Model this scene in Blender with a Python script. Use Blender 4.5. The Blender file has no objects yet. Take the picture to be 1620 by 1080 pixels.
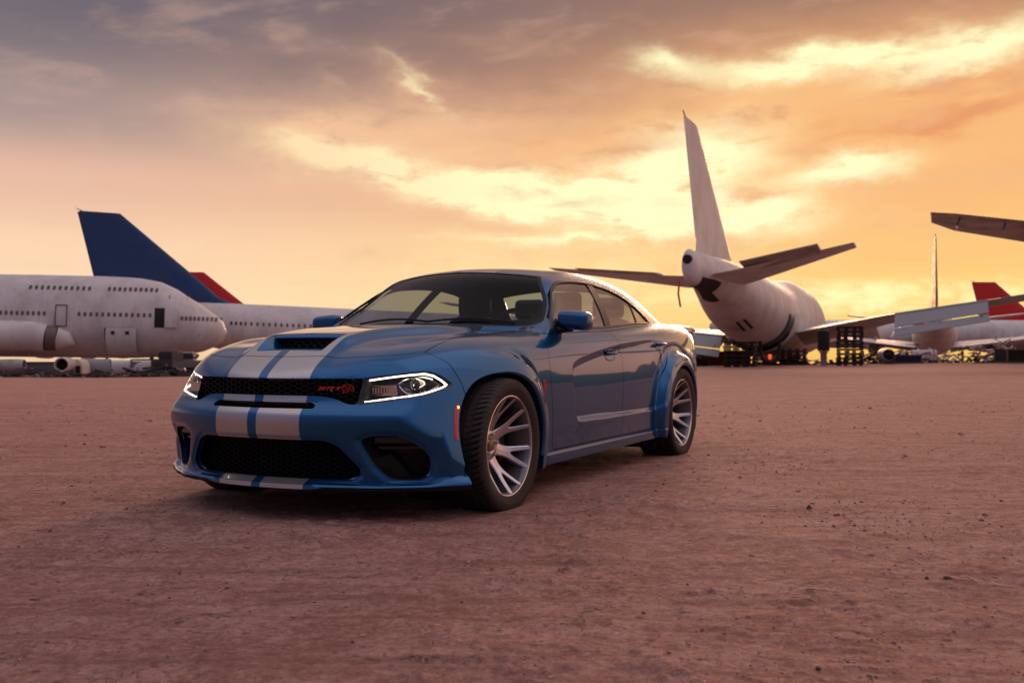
import bpy, bmesh, math, random
import numpy as np
from mathutils import Vector, Matrix, Euler
random.seed(7); rng = np.random.default_rng(7)
S = bpy.context.scene
PI = math.pi

# ------------------------------------------------------------------ camera
cam_d = bpy.data.cameras.new('camera'); cam = bpy.data.objects.new('camera', cam_d)
S.collection.objects.link(cam); S.camera = cam
cam.location = (0, 0, .88)
cam.rotation_euler = (math.radians(90 + .346), 0, 0)
cam_d.sensor_width = 36; cam_d.lens = 35.0
cam_d.clip_start = .05; cam_d.clip_end = 6000
cam_d.dof.use_dof = True; cam_d.dof.focus_distance = 5.4; cam_d.dof.aperture_fstop = 4.0
S.render.resolution_x = 1024; S.render.resolution_y = 682
S.view_settings.view_transform = 'Standard'; S.view_settings.look = 'None'
S.view_settings.exposure = 0.0; S.view_settings.gamma = 1
S.cycles.max_bounces = 8; S.cycles.transparent_max_bounces = 12

# ------------------------------------------------------------------ node expression helper
def lin(c):
    return tuple((v/255/12.92 if v/255 <= .04045 else ((v/255+.055)/1.055)**2.4) for v in c)
class X:
    nt = None
    def __init__(s, o): s.o = o
    @staticmethod
    def m(op, *a, clamp=False):
        n = X.nt.nodes.new('ShaderNodeMath'); n.operation = op; n.use_clamp = clamp
        for i, v in enumerate(a):
            if isinstance(v, X): X.nt.links.new(v.o, n.inputs[i])
            else: n.inputs[i].default_value = v
        return X(n.outputs[0])
    def __add__(s, b): return X.m('ADD', s, b)
    def __radd__(s, b): return X.m('ADD', b, s)
    def __sub__(s, b): return X.m('SUBTRACT', s, b)
    def __rsub__(s, b): return X.m('SUBTRACT', b, s)
    def __mul__(s, b): return X.m('MULTIPLY', s, b)
    def __rmul__(s, b): return X.m('MULTIPLY', b, s)
    def __truediv__(s, b): return X.m('DIVIDE', s, b)
    def __neg__(s): return X.m('MULTIPLY', s, -1.0)
def xf(op, *a): return X.m(op, *a)
def sstep(v, a, b, o0=0.0, o1=1.0):
    n = X.nt.nodes.new('ShaderNodeMapRange'); n.interpolation_type = 'SMOOTHSTEP'
    X.nt.links.new(v.o, n.inputs[0])
    for i, q in enumerate((a, b, o0, o1)): n.inputs[i+1].default_value = q
    return X(n.outputs[0])
def vec(x, y, z):
    n = X.nt.nodes.new('ShaderNodeCombineXYZ')
    for i, v in enumerate((x, y, z)):
        if isinstance(v, X): X.nt.links.new(v.o, n.inputs[i])
        else: n.inputs[i].default_value = v
    return X(n.outputs[0])
def sep(v):
    n = X.nt.nodes.new('ShaderNodeSeparateXYZ'); X.nt.links.new(v.o, n.inputs[0])
    return [X(n.outputs[i]) for i in range(3)]
def noise(v, scale, detail=4, rough=.55, dist=0.0, color=False, lac=2.0):
    n = X.nt.nodes.new('ShaderNodeTexNoise'); n.noise_dimensions = '3D'
    if v is not None: X.nt.links.new(v.o, n.inputs['Vector'])
    n.inputs['Scale'].default_value = scale; n.inputs['Detail'].default_value = detail
    n.inputs['Roughness'].default_value = rough; n.inputs['Distortion'].default_value = dist
    n.inputs['Lacunarity'].default_value = lac
    return X(n.outputs['Color' if color else 'Fac'])
def voro(v, scale, feature='F1', out='Distance', rnd=1.0):
    n = X.nt.nodes.new('ShaderNodeTexVoronoi'); n.feature = feature
    X.nt.links.new(v.o, n.inputs['Vector']); n.inputs['Scale'].default_value = scale
    n.inputs['Randomness'].default_value = rnd
    return X(n.outputs[out])
def mixc(f, a, b):
    n = X.nt.nodes.new('ShaderNodeMix'); n.data_type = 'RGBA'
    for i, v in ((0, f), (6, a), (7, b)):
        if isinstance(v, X): X.nt.links.new(v.o, n.inputs[i])
        elif i == 0: n.inputs[0].default_value = v
        else: n.inputs[i].default_value = (*v[:3], 1)
    return X(n.outputs[2])
def ramp(v, stops, interp='EASE'):
    n = X.nt.nodes.new('ShaderNodeValToRGB'); n.color_ramp.interpolation = interp
    X.nt.links.new(v.o, n.inputs[0]); e = n.color_ramp.elements
    while len(e) < len(stops): e.new(.5)
    for el, (p, c) in zip(e, stops): el.position = p; el.color = (*c, 1)
    return X(n.outputs[0])
def bump(h, strength=.3, dist=.01, normal=None):
    n = X.nt.nodes.new('ShaderNodeBump'); X.nt.links.new(h.o, n.inputs['Height'])
    n.inputs['Strength'].default_value = strength; n.inputs['Distance'].default_value = dist
    if normal is not None: X.nt.links.new(normal.o, n.inputs['Normal'])
    return X(n.outputs[0])
def coord(kind='Object'):
    n = X.nt.nodes.new('ShaderNodeTexCoord'); return X(n.outputs[kind])

# ------------------------------------------------------------------ world: dusk sky with lit clouds
W = bpy.data.worlds.new('World'); S.world = W; W.use_nodes = True
X.nt = W.node_tree; X.nt.nodes.clear()
d = coord('Generated'); dx, dy, dz = sep(d)
az = xf('ARCTAN2', dx, dy); el = xf('ARCSINE', dz)
# picture-like angular coordinates in hundreds of photo pixels, 810/549 at the view axis
PU = az*15.75 + 8.10; PV = 5.495 - el*15.75*1.03
pu, pv = PU, PV
L = lin
elp = xf('MAXIMUM', el, -.02)
e01 = (elp + .02)*(1/1.2)
def er(a): return (a+.02)/1.2
left = ramp(e01, [(er(-.02), L((240,204,166))), (er(.03), L((255,226,188))), (er(.085), L((254,216,180))), (er(.15), L((234,190,166))), (er(.215), L((172,150,146))), (er(.28), L((128,117,124))), (er(.335), L((108,103,118))), (er(.50), L((160,144,150))), (er(1.1), L((180,170,178)))])
right = ramp(e01, [(er(-.02), L((255,196,100))), (er(.035), L((255,214,124))), (er(.10), L((255,203,128))), (er(.17), L((250,186,122))), (er(.26), L((228,164,120))), (er(.34), L((160,122,106))), (er(.52), L((196,156,138))), (er(1.1), L((180,170,178)))])
back = ramp(e01, [(er(-.02), L((84,66,72))), (er(.06), L((108,86,94))), (er(.22), L((88,86,108))), (er(.5), L((104,106,132))), (er(.8), L((170,165,180))), (er(1.1), L((180,170,178)))])
base = mixc(sstep(az, -.52, .42), left, right)
caz = xf('COSINE', az - .45)
side = ramp(e01, [(er(-.02), L((214,150,120))), (er(.06), L((226,160,126))), (er(.2), L((196,142,122))), (er(.45), L((186,150,138))), (er(1.1), L((180,170,178)))])
base = mixc(sstep(az, .50, .80), base, side)
base = mixc(sstep(caz, .58, -.25), base, back)
# cloud texture spaces
p = vec(pu*.55, pv*1.5, 0.0)
plane = vec(dx/(xf('MAXIMUM', dz, 0.0)+.10), dy/(xf('MAXIMUM', dz, 0.0)+.10), 0.0)
n1 = noise(plane, 1.15, 8, .58, .6)
n2 = noise(vec(pu*.34 + pv*.30, pv*1.25 - pu*.06, 3.1), 1.0, 8, .54, .35)
n3 = noise(vec(pu*1.1 + pv*.5, pv*3.1 - pu*.2, 9.7), 1.0, 7, .62, .5)
n4 = noise(vec(pu*.55 - pv*.55, pv*1.7 + pu*.30, 5.5), 1.1, 7, .56, .3)
wx = pu + (noise(vec(pu*.7, pv*1.3, 1.0), 1.0, 5, .6, .0)-.5)*1.6
wy = pv + (noise(vec(pu*.8, pv*1.7, 22.0), 1.0, 6, .62, .0)-.5)*.85
def blob(cx, cy, rx, ry, ang=0, soft=1.0):
    a = math.radians(ang); c, s = math.cos(a), math.sin(a)
    u = ((wx-cx)*c + (wy-cy)*s)*(1/rx); v = ((wy-cy)*c - (wx-cx)*s)*(1/ry)
    return xf('EXPONENT', -(u*u + v*v)*soft)
def sumb(l):
    r = None
    for w, *b in l:
        q = blob(*b)*w; r = q if r is None else r + q
    return r
# grey-mauve cloud deck high up
deck = sumb([(1, 6.5, .1, 5.5, 1.3, 3), (.6, 1.5, .3, 4, .9, 8), (.7, 13.0, .1, 4, .7, -4), (.45, 8.6, 1.5, 2.2, .5, 6), (.5, 13.2, 1.6, 1.8, .5, -8), (.5, 15.4, 1.4, 1.2, .9, -30)])
base = mixc(xf('MINIMUM', deck*sstep(n2, .30, .62)*.50, 1.0), base, mixc(sstep(pu, 3, 12), L((104,97,108)), L((158,122,102))))
# orange body of the lit clouds
org = sumb([(1.15, 7.0, 2.40, 2.7, .52, 7), (1.0, 10.0, 2.7, 2.6, .75, 4), (.9, 12.5, 1.9, 2.4, .9, -4), (.9, 14.6, 2.2, 2.2, 1.0, 0), (.55, 5.0, 2.3, .8, .35, 8), (.6, 13.6, 3.3, 2.6, .7, 0), (.35, 6.1, 3.95, .45, .22, -8), (.5, 6.6, 1.45, .7, .3, 30)])
org = xf('MINIMUM', org*sstep(n2*.5 + n3*.5, .30, .52)*1.15, 1.0)
base = mixc(org*.9, base, mixc(sstep(pu, 5, 12), L((248,198,156)), L((252,190,126))))
# brilliant lower edges
hot = sumb([(1.0, 7.2, 2.85, 2.1, .26, 9), (1.15, 9.6, 3.18, 2.2, .24, 5), (1.3, 10.6, 2.75, 1.2, .50, -18), (1.2, 11.2, 3.42, 1.2, .26, -3), (.95, 5.3, 2.40, .9, .18, 12), (1.0, 13.2, 2.8, .9, .2, -6), (1.0, 12.9, 1.15, 1.5, .22, -3), (.7, 15.0, 1.2, 1.2, .22, -12), (.6, 10.6, 1.05, .5, .2, 8), (.55, 9.4, 3.75, 2.0, .10, 0), (.45, 6.6, 1.35, .5, .08, 38)])
hot = xf('MINIMUM', hot*sstep(n3*.6 + n2*.4, .30, .50)*1.45, 1.0)
base = mixc(hot, base, mixc(sstep(pu, 4, 9.0), L((255,224,176)), tuple(v*1.12 for v in L((255,246,194)))))
# shaded streaks inside the bright zone
dk = sumb([(.8, 9.3, 2.25, 1.6, .16, 4), (.8, 12.4, 3.05, .8, .14, -6), (.8, 13.9, 2.3, 1.5, .18, -8), (.7, 15.2, 2.0, 1.2, .3, -10), (.6, 12.4, 2.1, .9, .16, 0), (.7, 14.9, 1.55, 1.2, .14, -10), (.5, 6.0, 3.85, .5, .10, -12), (.5, 7.7, 2.55, 1.2, .08, 5), (.5, 8.7, 3.05, 1.2, .07, 5)])
base = mixc(xf('MINIMUM', dk*sstep(n4, .38, .62)*.8, 1.0), base, mixc(sstep(pu, 7, 13), L((205,150,120)), L((232,148,96))))
# glow band low over the horizon on the right
gl = sumb([(1, 14.0, 4.7, 2.6, .17, 0), (.8, 12.5, 4.78, 1.2, .1, 0), (.4, 9, 4.4, 3, .5, 0)])
base = mixc(xf('MINIMUM', gl*1.0, 1.0)*sstep(n3, .25, .6), base, tuple(v*1.1 for v in L((255,244,178))))
# faint wisps at the left and all round the rest of the sky
wis = sstep(n4, .48, .72)*sstep(pv, 5.2, 3.0)
base = mixc(wis*.28, base, mixc(sstep(caz, .1, .8), L((150,134,144)), L((232,186,156))))
rest = sstep(n1, .42, .68)*sstep(elp, .30, .55)
base = mixc(rest*.4, base, L((176,152,150)))
base = mixc(sstep(el, -.005, -.06), base, L((110,72,60)))
gain = sstep(az, .52, .85, 1.0, 1.9)
gain = gain + (1.55 - gain)*sstep(caz, .3, -.3)
gain = gain*sstep(elp, .55, .95, 1.0, 1.08)
vm = X.nt.nodes.new('ShaderNodeVectorMath'); vm.operation = 'SCALE'; X.nt.links.new(base.o, vm.inputs[0]); X.nt.links.new(gain.o, vm.inputs['Scale'])
base = X(vm.outputs[0])
bg = X.nt.nodes.new('ShaderNodeBackground'); X.nt.links.new(base.o, bg.inputs[0])
bg.inputs[1].default_value = 1.0
wo = X.nt.nodes.new('ShaderNodeOutputWorld'); X.nt.links.new(bg.outputs[0], wo.inputs[0])
W.cycles.sampling_method = 'MANUAL'; W.cycles.sample_map_resolution = 512

# low warm sun, veiled by cloud, ahead and to the right
sd = bpy.data.lights.new('sun', 'SUN'); sun = bpy.data.objects.new('sun', sd); S.collection.objects.link(sun)
sd.energy = 2.4; sd.angle = math.radians(16); sd.color = (1, .56, .32)
sa, se = math.radians(14), math.radians(9)
sv = Vector((math.sin(sa)*math.cos(se), math.cos(sa)*math.cos(se), math.sin(se)))
sun.rotation_euler = sv.to_track_quat('Z', 'Y').to_euler(); sun.location = (20, 20, 30)

# ------------------------------------------------------------------ materials
def principled(name, col=(.5,.5,.5), rough=.5, metal=0, coat=0, spec=.5, emit=None, es=0, coat_rough=.03, build=None):
    m = bpy.data.materials.new(name); m.use_nodes = True; X.nt = m.node_tree
    b = m.node_tree.nodes['Principled BSDF']
    b.inputs['Base Color'].default_value = (*col, 1); b.inputs['Roughness'].default_value = rough
    b.inputs['Metallic'].default_value = metal; b.inputs['Coat Weight'].default_value = coat
    b.inputs['Coat Roughness'].default_value = coat_rough; b.inputs['Coat IOR'].default_value = 1.45 if coat == 1.0 else 1.5; b.inputs['Specular IOR Level'].default_value = spec
    if emit: b.inputs['Emission Color'].default_value = (*emit, 1); b.inputs['Emission Strength'].default_value = es
    if build: build(b, lambda k, v: m.node_tree.links.new(v.o, b.inputs[k]))
    return m
def rough_var(lo, hi, sc):
    def f(b, put):
        c = coord('Object'); n = noise(c, sc, 5, .6); put('Roughness', sstep(n, .3, .7, lo, hi))
    return f
PAINT = (.0, .088, .235)
def paint_build(b, put):
    c = coord('Object'); x, y, z = sep(c)
    ay = xf('ABSOLUTE', y)
    e = .0012
    st = sstep(xf('ABSOLUTE', y+.010), .028-e, .028+e) * sstep(ay, .266+e, .266-e)
    fl = voro(c, 1400, 'F1', 'Color'); fx, fy, fz = sep(fl)
    blue = mixc(fx, tuple(v*.82 for v in PAINT), tuple(v*1.2 for v in PAINT))
    put('Base Color', mixc(st, blue, mixc(fx, (.40,.39,.39), (.50,.49,.485))))
    dust = sstep(noise(c, 9, 5, .6), .45, .75)*sstep(z, .5, .2)
    put('Coat Roughness', dust*.12 + .02)
    put('Normal', bump(noise(c, 2.2, 1, .4), .05, .02))
PAINTM = principled('car_paint', PAINT, .24, .72, 1.0, spec=.0, build=paint_build)
def paint_plain(b, put):
    c = coord('Object'); fl = voro(c, 1400, 'F1', 'Color'); fx, fy, fz = sep(fl)
    put('Base Color', mixc(fx, tuple(v*.82 for v in PAINT), tuple(v*1.2 for v in PAINT)))
BLUEM = principled('car_paint_plain', PAINT, .24, .72, 1.0, spec=.0, build=paint_plain)
BLACKG = principled('gloss_black', (.006,.006,.007), .18, build=rough_var(.14,.3,20))
BLACKP = principled('black_plastic', (.005,.005,.005), .5, spec=.3,  build=rough_var(.4,.6,30))
BLACKM = principled('matte_black', (.005,.005,.005), .9, build=rough_var(.8,.95,8), spec=.2)
TRIM = principled('window_trim', (.03,.026,.024), .45, build=rough_var(.38,.5,30))
INTER = principled('cabin_trim', (.012,.011,.012), .7, build=rough_var(.6,.8,12))
SEATM = principled('seat_leather', (.02,.018,.018), .55, build=rough_var(.45,.65,15))
RIMM = principled('rim_metal', (.56,.585,.63), .24, .95, build=rough_var(.24,.4,30))
RIMLIP = principled('rim_lip', (.55,.50,.47), .22, 1.0, build=rough_var(.18,.3,30))
BARRM = principled('rim_barrel_metal', (.16,.16,.165), .35, .9, build=rough_var(.3,.45,30))
DISCM = principled('brake_disc', (.22,.21,.2), .35, 1.0, build=rough_var(.3,.5,40))
CALM = principled('brake_caliper', (.03,.03,.032), .4, build=rough_var(.3,.5,40))
CHROME = principled('chrome', (.75,.74,.72), .12, 1.0, build=rough_var(.08,.16,30))
LEDM = principled('led_strip', (1,1,1), .3, emit=(1,.86,.68), es=4.5)
LEDD = principled('led_strip_far', (1,1,1), .3, emit=(1,.86,.68), es=2.5)
REDL = principled('red_marker', (.60,.010,.008), .15, coat=1, emit=(1,.03,.01), es=.03, build=rough_var(.1,.2,30))
AMB = principled('amber_bulb', (.9,.3,.05), .2, emit=(1,.35,.08), es=3.0)
BADGE = principled('badge_red', (.70,.06,.025), .3, .2, build=rough_var(.2,.35,60))
def tyre_build(b, put):
    c = coord('Object'); n = noise(c, 6, 6, .65)
    x, y, z = sep(c); tr = sstep(xf('ABSOLUTE', y), .135, .11); put('Base Color', mixc(xf('MINIMUM', sstep(n, .45, .72)*.5+tr*.15, 1.0), (.009,.008,.008), (.06,.040,.032)))
    put('Roughness', sstep(n, .3, .7, .55, .85))
TYREM = principled('tyre_rubber', (.015,.014,.013), .7, build=tyre_build)
def glass(name, tint, fac=1.0, rough=.0, ior=1.5):
    m = bpy.data.materials.new(name); m.use_nodes = True; nt = m.node_tree; nt.nodes.clear(); X.nt = nt
    o = nt.nodes.new('ShaderNodeOutputMaterial'); mx = nt.nodes.new('ShaderNodeMixShader')
    t = nt.nodes.new('ShaderNodeBsdfTransparent'); g = nt.nodes.new('ShaderNodeBsdfGlossy')
    fr = nt.nodes.new('ShaderNodeLayerWeight'); fr.inputs[0].default_value = .5
    t.inputs[0].default_value = (*tint, 1); g.inputs['Roughness'].default_value = rough
    f = xf('POWER', X(fr.outputs['Facing']), 4.5)*fac*.8 + (.015 if fac <= 1 else .13)
    nt.links.new(f.o, mx.inputs[0]); nt.links.new(t.outputs[0], mx.inputs[1]); nt.links.new(g.outputs[0], mx.inputs[2])
    c = coord('Object'); n = noise(c, 4, 3, .5); gc = mixc(n, (.9,.9,.9), (1,1,1)); nt.links.new(gc.o, g.inputs['Color'])
    nt.links.new(mx.outputs[0], o.inputs[0]); return m
GLASSW = glass('windscreen_glass', (.50,.55,.60), .75)
GLASSS = glass('side_glass', (.62,.62,.62), 1.5)
GLASSL = glass('lens_glass', (.93,.93,.93), .8)

# ------------------------------------------------------------------ mesh helpers
def link(name, me, mat, parent=None, loc=None, rot=None):
    o = bpy.data.objects.new(name, me); S.collection.objects.link(o)
    for m in (mat if isinstance(mat, (list, tuple)) else [mat]):
        if m and m.name not in [q.name for q in me.materials if q]: me.materials.append(m)
    if parent: o.parent = parent
    if loc is not None: o.location = loc
    if rot is not None: o.rotation_euler = rot
    return o
class MB:
    """collects shapes and links them as one mesh"""
    def __init__(s): s.v = []; s.f = []; s.m = []
    def add(s, vs, fs, mi=0):
        k = len(s.v); s.v += [tuple(map(float, q)) for q in vs]
        s.f += [tuple(i+k for i in f) for f in fs]; s.m += [mi]*len(fs); return s
    def box(s, c, d, rot=None, mi=0, taper=1.0):
        x, y, z = (q/2 for q in d); P = []
        for k in (-1, 1):
            t = taper if k > 0 else 1
            P += [(-x*t, -y*t, k*z), (x*t, -y*t, k*z), (x*t, y*t, k*z), (-x*t, y*t, k*z)]
        if rot is not None:
            R = Euler(rot).to_matrix(); P = [R @ Vector(q) for q in P]
        P = [(q[0]+c[0], q[1]+c[1], q[2]+c[2]) for q in P]
        return s.add(P, [(3,2,1,0), (4,5,6,7), (0,1,5,4), (1,2,6,5), (2,3,7,6), (3,0,4,7)], mi)
    def tube(s, pts, r, n=8, mi=0, cap=True, closed=False, flat=None):
        pts = [Vector(q) for q in pts]; N = len(pts); rr = r if isinstance(r, (list, tuple)) else [r]*N
        up = None; rings = []
        for i, q in enumerate(pts):
            if closed: t = pts[(i+1) % N]-pts[i-1]
            else: t = pts[min(i+1, N-1)]-pts[max(i-1, 0)]
            t.normalize()
            if up is None:
                up = Vector((0,0,1)) if abs(t.z) < .9 else Vector((1,0,0))
            a = t.cross(up).normalized(); up = a.cross(t).normalized()
            rings.append([q + (a*math.cos(2*PI*k/n) + up*math.sin(2*PI*k/n)*(flat or 1))*rr[i] for k in range(n)])
        vs = [v for ring in rings for v in ring]; fs = []
        for i in range(N if closed else N-1):
            j = (i+1) % N
            for k in range(n): fs.append((i*n+k, i*n+(k+1) % n, j*n+(k+1) % n, j*n+k))
        if cap and not closed:
            fs.append(tuple(range(n-1, -1, -1))); fs.append(tuple((N-1)*n+k for k in range(n)))
        return s.add(vs, fs, mi)
    def lathe(s, prof, n=48, axis='y', c=(0,0,0), mi=0, closed=False, a0=0, a1=2*PI):
        """prof: list of (radius, along)"""
        full = abs(a1-a0-2*PI) < 1e-6; M = n if full else n+1; vs = []
        for k in range(M):
            a = a0+(a1-a0)*k/n; ca, sa_ = math.cos(a), math.sin(a)
            for r, h in prof:
                q = {'y': (r*ca, h, r*sa_), 'x': (h, r*ca, r*sa_), 'z': (r*ca, r*sa_, h)}[axis]
                vs.append((q[0]+c[0], q[1]+c[1], q[2]+c[2]))
        P = len(prof); fs = []
        for k in range(n):
            j = (k+1) % M
            for i in range(P-1 + (1 if closed else 0)):
                i2 = (i+1) % P; fs.append((k*P+i, j*P+i, j*P+i2, k*P+i2))
        return s.add(vs, fs, mi)
    def prism(s, poly, axis, a, b, mi=0):
        """poly 2D extruded along axis from a to b"""
        n = len(poly)
        def P(q, h): return {'y': (q[0], h, q[1]), 'x': (h, q[0], q[1]), 'z': (q[0], q[1], h)}[axis]
        vs = [P(q, a) for q in poly] + [P(q, b) for q in poly]
        fs = [tuple(range(n)), tuple(range(2*n-1, n-1, -1))] + [(i, (i+1) % n, n+(i+1) % n, n+i) for i in range(n)]
        return s.add(vs, fs, mi)
    def build(s, name, mat, parent=None, smooth=40, bevel=0, loc=None, rot=None, recalc=True):
        me = bpy.data.meshes.new(name); me.from_pydata(s.v, [], s.f)
        me.polygons.foreach_set('material_index', s.m)
        if recalc:
            bm = bmesh.new(); bm.from_mesh(me); bmesh.ops.recalc_face_normals(bm, faces=bm.faces); bm.to_mesh(me); bm.free()
        if smooth: me.polygons.foreach_set('use_smooth', [True]*len(me.polygons)); me.set_sharp_from_angle(angle=math.radians(smooth))
        me.update()
        o = link(name, me, mat, parent, loc, rot)
        if bevel:
            b = o.modifiers.new('bevel', 'BEVEL'); b.width = bevel; b.segments = 2; b.limit_method = 'ANGLE'; b.angle_limit = .6
            b.harden_normals = False
        return o
def empty(name, loc=(0,0,0), rot=(0,0,0), parent=None):
    o = bpy.data.objects.new(name, None); S.collection.objects.link(o); o.location = loc; o.rotation_euler = rot
    o.empty_display_size = .2
    if parent: o.parent = parent
    return o
def tag(o, label=None, cat=None, group=None, kind=None):
    if label: o['label'] = label
    if cat: o['category'] = cat
    if group: o['group'] = group
    if kind: o['kind'] = kind
    return o
def kids(o): return [c for c in bpy.data.objects if c.parent == o]
def copy_tree(o, parent=None, km=None):
    if km is None:
        km = {}
        for q in bpy.data.objects:
            if q.parent: km.setdefault(q.parent.name, []).append(q)
    c = o.copy(); S.collection.objects.link(c)
    if parent: c.parent = parent
    for ch in km.get(o.name, []): copy_tree(ch, c, km)
    return c
# ------------------------------------------------------------------ ground
def gfar(x, y):
    """large-scale fall of the ground away from the camera"""
    t = np.clip(x/np.maximum(y, 1), -1, 1)
    s = .0146 - .0056*np.clip(t/.36, -1.2, 1.2)
    w = np.maximum(y-9.0, 0.0); w2 = np.maximum(y-104.0, 0.0)
    return -s*(np.sqrt(w*w+9)-3) - .014*(np.sqrt(w2*w2+25)-5)
def vnoise(x, y, f, seed):
    r = np.random.default_rng(seed); T = r.random((256, 256))
    u, v = x*f, y*f; i, j = np.floor(u).astype(int), np.floor(v).astype(int)
    fu, fv = u-i, v-j; fu = fu*fu*(3-2*fu); fv = fv*fv*(3-2*fv); i &= 255; j &= 255; i2, j2 = (i+1) & 255, (j+1) & 255
    return T[i,j]*(1-fu)*(1-fv)+T[i2,j]*fu*(1-fv)+T[i,j2]*(1-fu)*fv+T[i2,j2]*fu*fv
def fbm(x, y, f, seed, o=5, g=.55):
    a, t, s = 1., 0., 0.
    for k in range(o): s = s+a*(vnoise(x*(1+.03*k)+y*.37*k, y-x*.21*k, f, seed+k)-.5); t += a; a *= g; f *= 2.03
    return s/t
def gh(x, y):
    x = np.asarray(x, float); y = np.asarray(y, float)
    near = np.clip((14-y)/10, 0, 1)
    h = fbm(x, y, .8, 11, 4)*.035 + fbm(x, y, 6, 31, 6, .62)*.018*near
    r = fbm(x, y*1.6, 2.2, 51, 4); h = h + np.clip(r-.06, 0, 1)*.05*near        # raised crusts
    c = np.clip(fbm(x, y, 14, 71, 3), .06, 1)*.075*near; h = h + c*np.clip(fbm(x, y, .9, 91, 3)*4+.3, 0, 1)
    # worn flat where the tyres stand
    for (tx, ty) in ((-.02,5.33), (1.36,8.05), (-1.62,6.15), (-.24,8.87)):
        h = h*(1-np.exp(-(((x-tx)**2+(y-ty)**2)/.28**2)**1.5)*.9)
    return h + .026 + gfar(x, y)
def ground():
    rows = np.concatenate([[-900., -300., -120., -60.], np.arange(-30, 0, 3.), np.arange(0, 1.5, .25)])
    y = 1.5; ys = list(rows)
    while y < 1800:
        ys.append(y); y += max(.0075, y*y*.00105)*(1 if y < 16 else 1.0) if y < 30 else y*.05
    ys = np.array(ys); nx = 620
    V = []
    u = np.linspace(-1, 1, nx); u = np.sign(u)*(np.abs(u)*.66 + .34*np.abs(u)**7)
    wid = np.where(ys < 0, 60, np.maximum(np.abs(ys)*.95+1.5, 3)+0)
    wid = np.where(ys < 1.5, np.maximum(wid, 30), wid)
    wid = np.where(ys > 60, ys*2.0, wid)
    Xg = wid[:, None]*u[None, :] + (np.sign(u)*np.clip((np.abs(u)-.93)/.07, 0, 1)**2*1200)[None, :]; Yg_ = np.repeat(ys[:, None], nx, 1)
    Z = gh(Xg, Yg_)
    P = np.stack([Xg, Yg_, Z], -1).reshape(-1, 3)
    n = len(ys); i = np.arange(n-1)[:, None]*nx + np.arange(nx-1)[None, :]
    F = np.stack([i, i+1, i+1+nx, i+nx], -1).reshape(-1, 4)
    me = bpy.data.meshes.new('ground'); me.vertices.add(len(P)); me.vertices.foreach_set('co', P.ravel())
    me.loops.add(F.size); me.loops.foreach_set('vertex_index', F.ravel()); me.polygons.add(len(F))
    me.polygons.foreach_set('loop_start', np.arange(0, F.size, 4)); me.polygons.foreach_set('loop_total', np.full(len(F), 4))
    me.update(); me.polygons.foreach_set('use_smooth', [True]*len(F))
    def gb(b, put):
        c = coord('Object'); x, y, z = sep(c)
        a = noise(c, .35, 5, .6); bb = noise(vec(x, y*1.5, z), 1.7, 7, .65, .4); cc = noise(c, 9, 7, .7); ff = noise(c, 60, 5, .75)
        gg = noise(c, 26, 6, .72); fine = noise(c, 55, 5, .8); str_ = noise(vec(x*.30+y*.12, y*4.0, z), 1.6, 7, .68)
        wrp = vec(x+gg*.05, y+fine*.05, z)
        col = mixc(sstep(bb, .38, .60), (.33,.155,.122), (.44,.235,.192))
        col = mixc(sstep(cc, .50, .58)*.55, col, (.56,.33,.275))
        col = mixc(sstep(cc, .46, .38)*.45, col, (.24,.105,.080))
        col = mixc(sstep(a, .42, .62)*.35, col, (.38,.18,.135))
        col = mixc(sstep(gg, .53, .60)*.5, col, (.22,.100,.078))
        col = mixc(sstep(gg, .46, .40)*.45, col, (.55,.34,.29))
        col = mixc(sstep(fine, .54, .62)*.55, col, (.17,.078,.062))
        col = mixc(sstep(fine, .45, .37)*.45, col, (.60,.40,.35))
        # clods and grit: dark specks in drifts, at three sizes
        for sc, th, cl, am in ((9, .17, noise(c, .9, 4, .6), .85), (26, .20, noise(c, 1.6, 4, .6), .85), (70, .24, noise(c, 2.3, 4, .6), .8)):
            v = voro(wrp, sc); cells = sep(voro(wrp, sc, out='Color'))[0]
            m1 = sstep(v, th, th*.55)*sstep(cells, .55, .60)*sstep(cl, .42, .58)
            col = mixc(m1*am, col, mixc(sep(voro(wrp, sc, out='Color'))[1], (.06,.028,.024), (.17,.085,.070)))
        col = mixc(sstep(str_, .50, .62)*.45, col, (.20,.092,.072))
        crk = voro(vec(x*.8+bb*.6, y+cc*.35, z), 3.0, 'DISTANCE_TO_EDGE', 'Distance')
        crm = sstep(crk, .016, .0)*sstep(bb, .5, .60)
        crk2 = voro(vec(x+gg*.12, y+cc*.16, z), 9.0, 'DISTANCE_TO_EDGE', 'Distance')
        crm2 = sstep(crk2, .035, .0)*sstep(cc, .52, .60)
        col = mixc(crm*.6, col, (.10,.045,.036)); col = mixc(crm2*.45, col, (.13,.06,.048))
        put('Base Color', col); b.inputs['Roughness'].default_value = .93; b.inputs['Specular IOR Level'].default_value = .2
        h = cc*.25 + gg*.5 + fine*.55 + noise(c, 210, 3, .7)*.15 - crm*.25 - crm2*.15
        put('Normal', bump(h, 1.0, .022))
    m = principled('dirt', (.25,.13,.1), .95, build=gb)
    return tag(link('ground', me, m), kind='structure')
GROUND = ground()
def gz(x, y): return float(gh(np.array([x]), np.array([y]))[0])
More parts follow.
